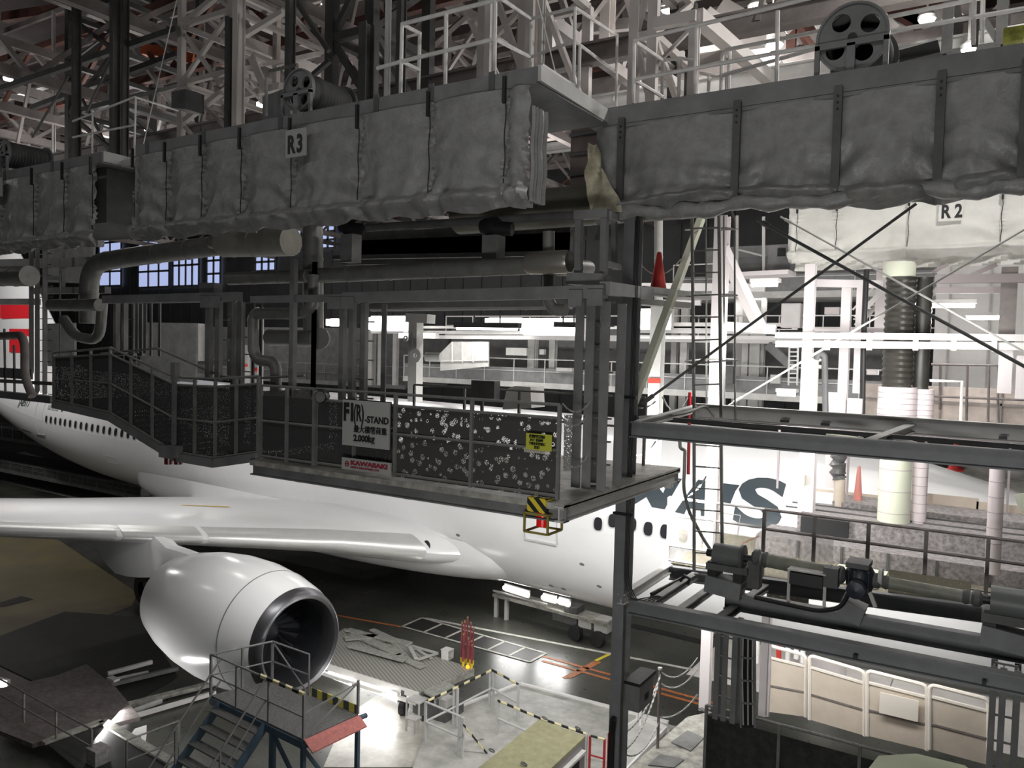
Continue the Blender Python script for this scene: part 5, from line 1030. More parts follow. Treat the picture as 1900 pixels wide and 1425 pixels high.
# thing seen through the lit dock at far right: bulky white rolled sheets
one(MB().pipe([A(1765, 862, Y=28), A(1800, 868, Y=28), A(1850, 872, Y=28), A(1910, 880, Y=28)], .22, 12), 'insulation_roll', 'long grey insulation roll on the far deck under the grey beam', 'roll', mat('grey insulation', (.45, .44, .42), .6, noise=.3, bump=.6), smooth=True)
one(MB().prism([A(1880, 918, Y=15.3), A(1910, 914, Y=15.3), A(1910, 950, Y=15.3), A(1892, 948, Y=15.3)], (0, .02, 0)), 'paper_sheet', 'pale sheet hung at the right edge of the lit dock', 'sheet', CREAM)
fs = thing('far_deck', 'pale far deck sloping in the gap below the grey beam at right', 'deck', (0, 25, 7)); MB().box(-3.5, 5, 27.2, 33, 6.6, 6.9).build('deck_plate', CONC, fs)
#%%FARSIDE
# ================================================================== far docks beyond the fuselage
FY = 31.0
def farstand(name, label, x0, x1, z, d=3.0, Y0=FY, rail=1.1, wallh=0.0, m=LG, wm=GR, group=None, under=True):
    t = thing(name, label, 'platform', (x0, Y0, z), group); MB().box(x0, x1, Y0, Y0+d, z-.12, z).build('deck', m, t); MB().box(x0, x1, Y0-.06, Y0, z-.2, z+.05).build('edge_beam', m, t)
    if wallh: MB().box(x0, x1, Y0+d, Y0+d+.08, z, z+wallh).build('back_screen', wm, t); MB().box(x0, x1, Y0+.02, Y0+.05, z+.05, z+.7).build('front_panel', wm, t)
    mb = MB(); mb.bar((x0, Y0, z+rail), (x1, Y0, z+rail), .05); mb.build('top_rail', m, t); MB().bar((x0, Y0, z+rail*.5), (x1, Y0, z+rail*.5), .035).build('mid_rail', m, t)
    n = max(1, int((x1-x0)/1.6))
    for i in range(n+1): x = x0+(x1-x0)*i/n; MB().box(x-.02, x+.02, Y0-.02, Y0+.02, z, z+rail).build('post', m, t)
    return t
zl = A(900, 720, Y=FY).z
farstand('far_platform', 'long far side platform with grey screens seen through the stand', -26, -3, A(1000, 712, Y=FY).z, 4, FY, 1.1, 2.6)
farstand('far_platform', 'second far platform above, with a pale rail', -24, 2, A(1000, 622, Y=FY).z, 2.5, FY+.8, .9, 0, WH)
farstand('far_platform', 'high far platform level with the red cone', -12, 2, A(1250, 545, Y=FY).z, 4, FY+.4, 1.2, 2.4)
farstand('far_platform', 'dim far platform behind the sloping stair', -60, -30, A(300, 690, Y=36).z, 4, 36, 1.1, 3.5, GR, DK)
farstand('far_platform', 'low far platform behind the aircraft tail at the left edge', -75, -48, 3.2, 5, 31, 1.1, 1.0, GR, DK)
farstand('far_platform', 'lower steps of the far platform at the left edge', -75, -46, 1.2, 3, 29.5, .6, .5, GR, DK)
# pale slanted screen in the middle of the view
t = thing('slanted_screen', 'pale gridded screen with a slanted corner on the far side', 'screen', tuple(A(815, 690, Y=FY-1)))
Pp = [A(x, y, Y=FY-1.2) for x, y in ((817, 688), (817, 655), (838, 634), (906, 634), (906, 680))]; MB().prism(Pp, (0, .08, 0)).build('sheet', LG, t)
for x in (839, 858, 878): MB().bar(A(x, 634, Y=FY-1.25), A(x, 672, Y=FY-1.25), .05).build('batten', WH, t)
MB().bar(A(817, 670, Y=FY-1.25), A(906, 668, Y=FY-1.25), .04).build('batten', WH, t)
for k, (px, w) in enumerate(((985, .35), (992, .2), (1024, .3), (1268, .3), (1400, .4), (1382, .25), (1410, .3), (705, .3), (685, .4), (732, .25), (1250, .25), (1368, .35))):
    col('far_post', 'pale post of the far dock', px, 540 if px > 1150 else 600, 715 if px < 1150 else 770, FY+.5+.1*k, w, LG, w*.8, group='pale posts of the far dock')
# bright beams and tubes of the far dock (z just below eye level)
for k, (x0, x1, y, w) in enumerate(((740, 1100, 625, .16), (690, 1100, 616, .14), (700, 1480, 607, .12), (1180, 1470, 603, .22), (1180, 1440, 614, .16), (1180, 1440, 625, .14), (1180, 1300, 560, .2), (1180, 1420, 532, .3))):
    p, q = A(x0, y, Y=FY-1), A(x1, y+2, Y=FY-1); one(MB().bar(p, q, .14, w), 'far_beam', 'bright horizontal beam of the far dock', 'beam', WH, 'bright beams of the far dock')
PXF('far_brace', 'grey diagonal brace in the far dock right of the pale post', 'brace', GR, [('brace', 1425, 640, FY, 1480, 690, FY, .3, .3)])
PXF('far_ladder', 'pale ladder on the far dock left of the pinkish post', 'ladder', LG, [('stile', 1465, 640, FY-1, 1463, 715, FY-1, .06), ('stile', 1481, 640, FY-1, 1479, 715, FY-1, .06)]+[('rung', 1464, 645+k*8, FY-1, 1480, 645+k*8, FY-1, .05) for k in range(9)])
for k, (x0, x1, y, h) in enumerate(((605, 625, 598, .5), (680, 760, 600, .9), (965, 1075, 606, .9), (1172, 1240, 592, 1.0), (900, 960, 596, .4), (740, 800, 622, .3))):
    p, q = A(x0, y, Y=FY-2), A(x1, y, Y=FY-2); t = thing('fluorescent_fixture', 'bright lamp panel of the far dock', 'light fixture', tuple(p), 'bright lamp panels of the far dock'); MB().box(p.x, q.x, FY-2, FY-1.7, p.z-h*.32, p.z+h*.32).build('lit_tube', TUBE, t); MB().box(p.x, q.x, FY-1.7, FY-1.4, p.z-h*.4, p.z+h*.42).build('housing', WH, t)
for x in (-20, -12, -5): area('tube_and_fill_light', (x, FY-2.2, 11.9), (x, FY-3.2, 4), 3, .3, 130)
for x in (-18, -9, -2): area('tube_and_fill_light', (x, FY+1, 13.3), (x, FY+1.5, 8), 3, .3, 45)
# boxes and small gear on the far platforms
for k, (x0, y0, x1, y1, m, lab) in enumerate(((940, 645, 978, 660, LG, 'pale notice plates on the far grey screen, left'), (1002, 648, 1010, 658, LG, 'small pale plate on the far grey screen, right'), (1340, 680, 1360, 712, DK, 'dark drum under the far dock right of the ladder'), (1430, 695, 1448, 712, LG, 'white instrument box with round dials on the far dock'), (1033, 682, 1062, 690, LG, 'row of small machines on the far platform'))):
    p, q = A(x0, y0, Y=FY-.2), A(x1, y1, Y=FY-.2); one(MB().box(p.x, q.x, FY-.25, FY-.05, q.z, p.z), 'equipment_box', lab, 'box', m)
# dark duct and frames far left
PXF('steelwork', 'dark frame behind the arched duct at left', 'frame', DK, [('post', 85, 455, 14, 83, 560, 14, .12), ('post', 117, 455, 14, 116, 540, 14, .12), ('beam', 83, 516, 14, 118, 516, 14, .12), ('beam', 0, 490, 14, 190, 486, 14, .2, .3), ('beam', 60, 540, 14, 200, 538, 14, .2, .2), ('beam', -20, 560, 14, 70, 560, 14, .2, .2)])
PXF('dark_screen', 'dark panelled screen behind the sloping stair', 'screen', DK, [('sheet', 262, 650, 22, 365, 655, 22, .1, 2.6), ('sheet', 90, 640, 18, 140, 640, 18, .1, 1.8), ('sheet', 90, 480, 20, 175, 480, 20, .1, 2.2)])
col('pale_post', 'lit pale post behind the sloping stair', 363, 600, 670, 24, .45, LG); col('pale_post', 'pale post with a red tape spot left of the S-bent pipe', 475, 570, 742, 17, .2, LG); col('pale_post', 'pale post with a red tape spot just left of the first', 457, 640, 742, 18, .16, LG)
for px, y, lab in ((475, 686, 'red tape spot on the post left of the S-bent pipe'), (457, 678, 'red tape spot on the post left of that')):
    p = A(px, y, Y=16.95 if px > 470 else 17.9); one(MB().box(p.x-.08, p.x+.08, p.y-.02, p.y, p.z-.05, p.z+.05), 'tape_spot', lab, 'tape', MT['bright red tape'])

# ================================================================== upper steelwork and roof
def roof_truss_y(x, lab, m, zb=19.6, zt=22.0, y0=10, y1=49, group='roof trusses running towards the back wall', step=2.6):
    t = thing('roof_truss', lab, 'truss', (x, y0, zb), group); MB().bar((x, y0, zb), (x, y1, zb), .26, .3).build('bottom_chord', m, t); MB().bar((x, y0, zt), (x, y1, zt), .26, .3).build('top_chord', m, t)
    n = int((y1-y0)/step)
    for i in range(n):
        a, b_ = y0+(y1-y0)*i/n, y0+(y1-y0)*(i+1)/n; MB().bar((x, a, zb if i % 2 else zt), (x, b_, zt if i % 2 else zb), .14).build('web_member', m, t)
    return t
for k in range(14): roof_truss_y(6-k*5.2, 'beige lattice roof truss high under the ceiling', BGE, 18.8+.3*(k % 3), 21.4)
def roof_truss_x(y, m, zb, zt, lab, group):
    t = thing('roof_truss', lab, 'truss', (-60, y, zb), group); MB().bar((-70, y, zb), (8, y, zb), .22, .26).build('bottom_chord', m, t); MB().bar((-70, y, zt), (8, y, zt), .22, .26).build('top_chord', m, t)
    n = 26
    for i in range(n):
        a, b_ = -70+3*i, -67+3*i; MB().bar((a, y, zb if i % 2 else zt), (b_, y, zt if i % 2 else zb), .13).build('web_member', m, t)
for k, y in enumerate((17, 23, 29.5, 36, 43)): roof_truss_x(y, BGE if k % 2 else BRN, 20.2-.9*(k % 2), 22.6, 'dull red or beige long roof truss running the length of the hall', 'long roof trusses')
for k in range(16): one(MB().bar((-70, 12+k*2.4, 23.6), (8, 12+k*2.4, 23.6), .12, .2), 'roof_purlin', 'thin roof purlin under the brown sheeting', 'purlin', BGE, 'roof purlins')
# crane rail girders and hung frames at middle height
for k, (y, z, m) in enumerate(((15.5, 17.4, BGE), (21, 18.2, LG), (27, 19.4, BGE), (33, 20.6, LG), (39, 21.6, BGE))):
    t = thing('crane_rail', ('crane rail girder nearest the gantries', 'second pale crane rail girder', 'middle crane rail girder', 'fourth pale crane rail girder', 'crane rail girder nearest the back wall')[k], 'girder', (-60, y, z)); MB().ibeam((-70, y, z), (8, y, z), .3, .45, .05).build('girder', m, t)
    for i in range(13): x = -66+i*5.6; MB().bar((x, y, z), (x+.6, y+.4, 21), .1).build('hanger', m, t)
SL = mat('lit-tone beige steel', (.68, .63, .60), .5, noise=.1, nscale=1); DG = mat('dark silhouetted steel', (.085, .083, .08), .6, noise=.2)  # lamp-lit and silhouetted tones of the upper steel, put into the colours
def tower(label, x0, x1, y0, y1, Yp, d, m, w=.12, mx=None, brace=True, m2=None):
    """a lattice lift tower: four posts, ties, diagonals"""
    p, q = A(x0, y0, Y=Yp), A(x0, y1, Y=Yp); xa_, xb_ = A(x0, (y0+y1)/2, Y=Yp).x, A(x1, (y0+y1)/2, Y=Yp).x; zt, zb = min(25.1, A(x0, y0, Y=Yp).z), A(x0, y1, Y=Yp).z
    t = thing('lift_tower', label, 'tower', (xa_, Yp, zb))
    for x in (xa_, xb_):
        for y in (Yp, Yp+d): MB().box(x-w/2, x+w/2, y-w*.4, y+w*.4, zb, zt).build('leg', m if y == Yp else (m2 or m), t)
    n = max(1, round((zt-zb)/1.5))
    for i in range(n+1):
        z = zb+(zt-zb)*i/n
        for a, b_ in (((xa_, Yp), (xb_, Yp)), ((xb_, Yp), (xb_, Yp+d)), ((xa_, Yp+d), (xb_, Yp+d)), ((xa_, Yp), (xa_, Yp+d))): MB().bar((a[0], a[1], z), (b_[0], b_[1], z), w*.7).build('tie', m, t)
        if brace and i < n:
            z2 = z+(zt-zb)/n
            for a, b_ in (((xa_, Yp), (xb_, Yp)), ((xb_, Yp), (xb_, Yp+d))):
                f = i % 2; MB().bar((a[0], a[1], z if f else z2), (b_[0], b_[1], z2 if f else z), w*.55).build('diagonal', m, t)
    return t
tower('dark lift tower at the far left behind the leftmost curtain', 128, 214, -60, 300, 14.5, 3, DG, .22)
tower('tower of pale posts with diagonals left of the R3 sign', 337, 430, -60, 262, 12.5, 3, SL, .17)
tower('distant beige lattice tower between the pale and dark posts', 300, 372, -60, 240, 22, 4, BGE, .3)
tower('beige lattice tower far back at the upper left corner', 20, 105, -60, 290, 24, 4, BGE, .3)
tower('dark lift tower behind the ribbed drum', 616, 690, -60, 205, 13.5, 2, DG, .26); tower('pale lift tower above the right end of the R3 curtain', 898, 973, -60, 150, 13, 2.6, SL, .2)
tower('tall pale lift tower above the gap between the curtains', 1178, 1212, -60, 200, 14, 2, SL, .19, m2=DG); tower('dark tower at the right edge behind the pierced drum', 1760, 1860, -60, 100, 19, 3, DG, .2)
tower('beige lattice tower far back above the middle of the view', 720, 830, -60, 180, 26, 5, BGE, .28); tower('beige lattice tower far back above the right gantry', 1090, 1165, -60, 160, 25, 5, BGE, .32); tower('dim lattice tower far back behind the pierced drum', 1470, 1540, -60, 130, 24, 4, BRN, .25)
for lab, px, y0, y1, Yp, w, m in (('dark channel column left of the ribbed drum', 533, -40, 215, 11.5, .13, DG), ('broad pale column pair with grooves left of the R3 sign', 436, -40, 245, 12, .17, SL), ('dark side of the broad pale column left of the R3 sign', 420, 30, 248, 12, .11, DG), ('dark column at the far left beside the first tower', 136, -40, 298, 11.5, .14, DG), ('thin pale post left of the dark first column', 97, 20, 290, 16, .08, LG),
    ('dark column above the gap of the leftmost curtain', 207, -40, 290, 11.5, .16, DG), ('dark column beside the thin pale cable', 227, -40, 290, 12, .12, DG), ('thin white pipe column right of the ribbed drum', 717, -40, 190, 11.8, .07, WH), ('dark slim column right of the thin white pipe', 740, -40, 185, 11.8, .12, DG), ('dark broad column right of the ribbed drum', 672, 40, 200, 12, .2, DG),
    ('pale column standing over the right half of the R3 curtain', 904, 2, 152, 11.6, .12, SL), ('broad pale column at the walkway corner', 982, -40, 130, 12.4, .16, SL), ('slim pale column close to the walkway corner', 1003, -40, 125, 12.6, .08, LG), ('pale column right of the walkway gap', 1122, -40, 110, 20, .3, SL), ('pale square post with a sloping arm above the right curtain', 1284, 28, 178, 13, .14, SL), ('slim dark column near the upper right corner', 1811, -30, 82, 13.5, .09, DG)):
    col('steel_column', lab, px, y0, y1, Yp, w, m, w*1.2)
PXF('cross_beam', 'long dark cross beam rising right across the left towers', 'beam', DG, [('beam', -20, 172, 12.2, 330, 54, 12.2, .14, .15), ('beam', 60, 200, 14.5, 330, 100, 14.5, .16, .16), ('brace', 128, 118, 14.5, 210, 55, 14.5, .06), ('brace', 130, 140, 14.5, 205, 285, 14.5, .07), ('brace', 60, 255, 13, 128, 140, 13, .05), ('brace', 160, 210, 13, 230, 60, 13, .05)])
PXF('cross_beam', 'pale braces fanning between the pale tower and the grooved column', 'brace', SL, [('brace', 343, 42, 12.5, 400, -5, 12.5, .12), ('brace', 343, 52, 12.5, 412, 78, 12.5, .09), ('brace', 343, 65, 12.5, 410, 158, 12.5, .09), ('brace', 343, 224, 12.5, 410, 172, 12.5, .12), ('brace', 343, 235, 12.5, 362, 258, 12.5, .08), ('beam', 343, 175, 12.6, 410, 190, 13.5, .13, .16), ('brace', 455, 65, 12.3, 526, 22, 12.3, .12)])
PXF('cross_beam', 'pale lit beams sloping right behind the ribbed drum', 'beam', SL, [('beam', 449, 76, 14, 607, 138, 19, .2, .28), ('beam', 455, 30, 18, 600, 90, 24, .3, .4), ('beam', 470, 105, 19, 560, 150, 23, .2, .3), ('brace', 466, 105, 13, 492, 165, 13, .06, .2), ('beam', 450, 178, 14, 523, 160, 12.5, .15, .15), ('plate', 582, 0, 19, 600, 120, 19, .3, .3)])
PXF('cross_beam', 'dark brace crossing right of the ribbed drum', 'brace', DG, [('brace', 548, 0, 12.2, 610, 95, 12.2, .09), ('brace', 580, 140, 12.2, 612, 112, 12.2, .09)])
PXF('cross_beam', 'pale lit arms at the upper left corner', 'beam', WH, [('arm', 5, 56, 24, 95, 12, 24, .5, .35), ('arm', 65, 72, 26, 165, 28, 26, .5, .35), ('arm', 10, 90, 26, 45, 78, 26, .4, .4), ('plate', 5, 175, 20, 65, 188, 20, .5, .25)])
PXF('cross_beam', 'pale frame of big square tubes above the right curtain', 'frame', SL, [('beam', 1215, 45, 13, 1293, 30, 13, .16, .18), ('arm', 1293, 30, 13, 1432, 150, 17, .22, .24), ('beam', 1295, 115, 15, 1345, 103, 15, .14, .2), ('arm', 1228, 140, 15, 1290, 180, 18, .16, .2), ('brace', 1220, 118, 14, 1285, 50, 14, .06), ('brace', 1225, 80, 16, 1290, 112, 18, .1), ('beam', 1300, 90, 20, 1420, 75, 20, .2, .3)])
PXF('cross_beam', 'lit pale braces at the top between the walkway corner and the tall tower', 'brace', SL, [('brace', 918, 68, 13, 965, 20, 13, .1), ('brace', 905, 98, 12, 925, 142, 12, .06), ('brace', 1020, 55, 18, 1095, -10, 18, .16), ('beam', 1020, 60, 24, 1170, 45, 24, .25, .35), ('beam', 1020, 90, 28, 1165, 70, 28, .3, .3), ('brace', 1040, 45, 20, 1100, 100, 20, .15)])
PXF('cross_beam', 'bright lit beams in the top right behind the pierced drum', 'beam', SL, [('arm', 1310, 30, 22, 1440, 130, 22, .3, .5), ('arm', 1340, 12, 26, 1470, 90, 26, .4, .5), ('plate', 1440, 10, 20, 1475, 45, 20, .3, .5), ('arm', 1590, -10, 28, 1660, 60, 28, .3, .4), ('arm', 1650, 0, 30, 1720, 60, 30, .3, .4), ('beam', 1480, 60, 30, 1800, 20, 30, .3, .8), ('beam', 1500, 100, 32, 1800, 60, 32, .3, .5)])
RP = mat('dim pinkish roof plate', (.26, .20, .185), .6, noise=.3)
PXF('roof_panel', 'pinkish slanting roof panels behind the pierced drum', 'panel', RP, [('panel', 1500, 30, 34, 1720, 5, 34, .2, 2.0), ('panel', 1640, 60, 36, 1780, 45, 36, .2, 1.5)])
PXF('catwalk', 'white ladder-like catwalk edge beside the bright lamp at top', 'catwalk', LG, [('rail', 1216, 18, 17, 1310, -5, 17, .05), ('rail', 1216, 10, 17, 1290, -8, 17, .05)]+[('rung', 1222+k*14, 17-k*3.5, 17, 1220+k*14, 9-k*3, 17, .03) for k in range(6)])
pxrail('oval_handrail', 'curved white handrail beyond the right curtain', WH, [('top_rail', [(1286, 130, 16), (1300, 136, 16), (1330, 142, 16), (1348, 140, 16), (1348, 168, 16)]), ('post', [(1316, 140, 16), (1314, 170, 16)])], cat='railing', r=.035)
# lamps among the roof steel
for px, py, Yp, s_, lab in ((275, 243, 20, .16, 'bright lamp left of the R3 curtain end'), (483, 195, 19, .14, 'bright lamp left of the ribbed drum'), (1245, 16, 19, .26, 'large bright lamp at the top above the right curtain'), (1797, 92, 16, .12, 'small sparkling lamp on the right gantry'), (1720, 36, 24, .22, 'white lamp between rails right of the pierced drum'), (1432, 84, 22, .3, 'white lamp by the lit arms at the top right'), (395, 15, 26, .4, 'lamp glowing at the top left between braces'), (1768, 40, 26, .3, 'paired white lamp posts at the top right'), (18, 148, 21, .3, 'white lamp at the left edge'), (1240, 155, 22, .22, 'lamp low behind the tall tower'), (595, 12, 24, .3, 'lamp head on the pale plate at the top middle'), (1405, 16, 22, .25, 'lamp at the top edge right of the pale frame')):
    c = A(px, py, Y=Yp); t = thing('high_bay_lamp', lab, 'lamp', tuple(c)); MB().revolve([(0, 0), (0, s_), (.08, s_*1.05), (s_*1.2, s_*.4), (s_*1.4, 0)], c, (0, 0, 1), 20).build('shade', LG, t, True); MB().revolve([(-.05, 0), (-.05, s_*.85), (0, s_*.9), (0, 0)], c, (0, 0, 1), 20).build('lit_lens', LAMP, t); MB().bar(c+Vector((0, 0, s_)), c+Vector((0, 0, s_+1.2)), .04).build('hanger', LG, t)
    point('bay_and_fill_light', c-Vector((0, .3, .35)), 40*s_*8, .15)
# orange panels in the roof steel
for k, (x, y, w) in enumerate(((292, 85, .8), (318, 92, .6), (60, 12, 2.2), (180, 50, 1.6))):
    p = A(x, y, Y=(17, 17.2, 17, 17)[k]); one(MB().bar(p-Vector((w, 0, 0)), p+Vector((w, .5, -.3)), .3, .35), 'orange_panel', ('orange-red panel piece between braces at upper left', 'smaller orange-red panel piece right beside it', 'dull red roof beam at the top left corner', 'dull red roof beam left of the centre towers')[k], 'panel', BRN if k > 1 else mat('orange red panel', (.55, .12, .05), .5))

#%%FLOORGEAR
# ================================================================== things on the floor
# maintenance stand at the engine intake
def F(px, py, z): return A(px, py, Z=z)
ZP = 2.65
ms = thing('maintenance_stand', 'wheeled blue maintenance stand with stairs in front of the engine', 'stand', tuple(F(440, 1400, 0)))
cor = [F(391, 1291, ZP), F(478, 1258, ZP), F(662, 1322, ZP), F(562, 1372, ZP)]
o_ = cor[3]; ux = (cor[0]-cor[3]); uy = (cor[2]-cor[3])
TREAD = mat('checker plate', (.16, .16, .155), .45, .2, noise=.3, nscale=18, bump=.4)
P0, P1, P2, P3 = F(391, 1290, ZP), F(505, 1262, ZP), F(664, 1325, ZP), F(563, 1372, ZP)
MB().prism([P0, P1, P2, P3], (0, 0, -.05)).build('platform_plate', TREAD, ms)
for a, b_ in ((P0, P3), (P3, P2), (P0, P1), (P1, P2)): MB().bar(a-Vector((0, 0, .12)), b_-Vector((0, 0, .12)), .08, .16).build('edge_frame', BLUE, ms)
RS = mat('stand rail steel', (.20, .20, .20), .45, noise=.2); H1 = Vector((0, 0, .98)); H2 = Vector((0, 0, .48))
M1 = F(490, 1330, ZP); MB().pipe([P1+H1, P0+H1, P0.lerp(P3, .42)+H1, P3+H1], .025, 6).build('top_rail', RS, ms); MB().pipe([P1+H2, P0+H2, P0.lerp(P3, .42)+H2, P3+H2], .02, 6).build('mid_rail', RS, ms)
PB = P1.lerp(P2, .45); MB().pipe([P1+H1, PB+H1, PB], .022, 6).build('top_rail', RS, ms); MB().pipe([P1+H2, PB+H2], .02, 6).build('mid_rail', RS, ms); MB().pipe([P1+H1, PB], .02, 6).build('brace_rail', RS, ms)
for c in (P0, P1, P3, P0.lerp(P1, .5), P0.lerp(P3, .3), P0.lerp(P3, .65), P2): MB().bar(c, c+(H1 if c != P2 else H1*.8), .05).build('post', RS, ms)
MB().bar(P3+H1*.55, P2+H1*.75, .03).build('brace_rail', RS, ms); MB().bar(P3, P2+H1*.75, .03).build('brace_rail', RS, ms)
tapeb = MB(); tapeb.bar(P3.lerp(P1, .0)+H1, P3.lerp(P0, .45)+H1, .065); tapeb.build('striped_tape', HAZW, ms)
kb = PB.lerp(P2, .05); MB().bar(kb+Vector((0, 0, .1)), P2+Vector((0, 0, .1)), .02, .2).build('striped_kick_plate', HAZ2, ms)
dn = (P3-P0).normalized(); MB().prism([P3+dn*.02, P2+dn*.05, P2+dn*.3-Vector((0, 0, .18)), P3+dn*.3-Vector((0, 0, .18))], (0, 0, -.03)).build('red_ramp_flap', PINK, ms)
MB().pipe([P2-Vector((0, 0, .1)), P2+(P2-P3).normalized()*.25-Vector((0, 0, .12))], .06, 10).build('bumper', BLUE, ms)
sd = (P3-P0).normalized(); out = (P3-P2).normalized()
s0 = P0.lerp(P3, .12); s1 = P0.lerp(P3, .62); run = out*2.5
for s_ in (s0, s1): MB().bar(s_-Vector((0, 0, .08)), s_+run-Vector((0, 0, ZP-.1)), .06, .2).build('stringer', BLUE, ms); MB().pipe([s_+H1, s_+run*.95-Vector((0, 0, ZP-1.05))], .024, 6).build('stair_rail', RS, ms); MB().pipe([s_+H2, s_+run*.95-Vector((0, 0, ZP-.5))], .02, 6).build('stair_rail', RS, ms); MB().bar(s_+run*.95-Vector((0, 0, ZP-1.05)), s_+run*.95-Vector((0, 0, ZP-.05)), .05).build('stair_post', RS, ms); MB().bar(s_+run*.45+H1-Vector((0, 0, ZP*.45)), s_+run*.45-Vector((0, 0, ZP*.47)), .04).build('stair_post', RS, ms)
for k in range(9):
    u = (k+.6)/9.4; a, b_ = s0+run*u-Vector((0, 0, ZP*u)), s1+run*u-Vector((0, 0, ZP*u)); MB().bar(a, b_, .26, .035).build('tread', TREAD, ms)
for c in (P3, P2, P0.lerp(P3, .7), P1): MB().bar(c-Vector((0, 0, .1)), Vector((c.x, c.y, .18)), .09).build('frame_leg', BLUE, ms); MB().revolve([(-.04, 0), (-.04, .13), (.04, .13), (.04, 0)], (c.x, c.y, .13), (0, 1, 0), 18).build('wheel', BK, ms, True)
MB().bar(P3-Vector((0, 0, .2)), Vector((P2.x, P2.y, .25)), .07).build('frame_brace', BLUE, ms); MB().bar(P3-Vector((0, 0, 1.2)), P0.lerp(P3, .7)-Vector((0, 0, .2)), .07).build('frame_brace', BLUE, ms); MB().bar(Vector((P3.x, P3.y, .25)), Vector((P2.x, P2.y, .25)), .08).build('base_bar', BLUE, ms); MB().bar(Vector((P3.x, P3.y, .25)), Vector((P0.x, P0.y, .25)), .08).build('base_bar', BLUE, ms)
# low trailer platform with planks and its lamps
ZT = .85
tp = thing('trailer_platform', 'low wheeled platform with a ribbed deck between engine and sawhorse stand', 'platform', tuple(F(800, 1300, 0)))
Q = [F(560, 1215, ZT), F(640, 1165, ZT), F(878, 1240, ZT), F(778, 1283, ZT)]
RIBD = stripes('ribbed steel deck', (.38, .37, .34), (.24, .235, .21), 9, (.5, .86, 0), .4)
MB().prism(Q, (0, 0, -.1)).build('deck', RIBD, tp)
for a, b_ in ((Q[0], Q[3]), (Q[3], Q[2]), (Q[2], Q[1])): MB().bar(a-Vector((0, 0, .12)), b_-Vector((0, 0, .12)), .1, .2).build('edge_beam', WH if (a == Q[0]) else CONC, tp)
MB().bar(Q[0]-Vector((0, .1, .32)), Q[3]-Vector((0, .1, .32)), .12, .1).build('lower_beam', WH, tp)
for c in (Q[3].lerp(Q[0], .12), Q[3].lerp(Q[2], .3), Q[2].lerp(Q[1], .2)):
    MB().bar(c-Vector((0, 0, .1)), Vector((c.x, c.y, .3)), .12).build('leg', DK, tp); MB().revolve([(-.08, 0), (-.08, .24), (.08, .24), (.08, 0)], (c.x, c.y, .24), (1, .3, 0), 24).build('wheel', BK, tp, True)
GP = mat('weathered grey plank', (.34, .34, .31), .6, noise=.25, nscale=7)
for k, (x0, y0, x1, y1, w) in enumerate(((655, 1175, 745, 1215, .4), (640, 1185, 700, 1180, .35), (652, 1198, 752, 1225, .3), (700, 1180, 760, 1195, .35), (735, 1215, 785, 1238, .3), (645, 1168, 720, 1188, .3), (690, 1168, 770, 1205, .22), (760, 1200, 772, 1222, .12), (766, 1200, 800, 1222, .1), (762, 1198, 812, 1212, .1), (775, 1224, 812, 1212, .1))):
    p, q = F(x0, y0, ZT+.05+.03*(k % 4)), F(x1, y1, ZT+.05+.03*(k % 4)); one(MB().bar(p, q, w, .045), 'plank' if w > .15 else 'angle_bar', 'grey plank lying in the loose pile on the ribbed platform' if w > .15 else 'pale angle bar fanned out on the ribbed platform', 'plank' if w > .15 else 'bar', GP if w > .15 else LG, 'planks on the ribbed platform' if w > .15 else 'angle bars on the ribbed platform')
p = F(830, 1222, ZT); t = thing('crate', 'small open white box on the ribbed platform', 'box', tuple(p))
for a in ((-.16, -.15, .3, .02), (-.16, .13, .3, .02)): MB().box(p.x+a[0], p.x+a[0]+a[2], p.y+a[1], p.y+a[1]+a[3], p.z+.02, p.z+.3).build('side', WH, t)
MB().box(p.x-.16, p.x-.14, p.y-.15, p.y+.15, p.z+.02, p.z+.3).build('side', WH, t); MB().box(p.x-.17, p.x+.15, p.y-.16, p.y+.16, p.z+.3, p.z+.32).build('lid', WH, t); MB().box(p.x-.16, p.x+.14, p.y-.15, p.y+.15, p.z+.0, p.z+.02).build('bottom', LG, t)
PURP = mat('dull maroon pole paint', (.26, .06, .07), .45, noise=.3)
for k, (px, yb, h) in enumerate(((856, 1228, 1.25), (861, 1232, 1.35), (866, 1230, 1.45), (872, 1232, 1.3), (877, 1234, 1.15), (859, 1236, 1.0), (868, 1238, .9), (875, 1240, .7))):
    p = F(px, yb, ZT); t = thing('maroon_pole', 'maroon pole with a yellow foot in the upright bundle', 'pole', tuple(p), 'bundle of maroon poles'); MB().revolve([(0, 0), (0, .035), (h, .03), (h, 0)], p, (0, 0, 1), 10).build('pole', PURP, t, True); MB().revolve([(0, 0), (0, .042), (.16, .042), (.16, 0)], p, (0, 0, 1), 10).build('yellow_foot', YEL, t, True); MB().revolve([(h, 0), (h, .02), (h+.07, .028), (h+.09, 0)], p, (0, 0, 1), 8).build('finial', mat('brass finial', (.5, .3, .15), .4, .6), t)
one(MB().revolve([(0, 0), (0, .07), (.12, .06), (.14, 0)], F(871, 1240, ZT-.05)+Vector((0, -.1, 0)), (0, 0, 1), 16), 'amber_beacon', 'glowing orange beacon at the corner of the ribbed platform', 'beacon', mat('amber beacon lens', (1, .4, .02), .3, emit=(1, .38, .02, 1.6)), smooth=True)
t = thing('tool_table', 'grey boarded table between the ribbed platform and the railing pen', 'table', tuple(F(800, 1310, 0))); TT = [F(785, 1283, .9), F(822, 1262, .9), F(850, 1275, .9), F(812, 1296, .9)]; MB().prism(TT, (0, 0, -.05)).build('table_top', GP, t)
for c in TT: MB().bar(c, (c.x, c.y, 0), .05).build('leg', DK, t)
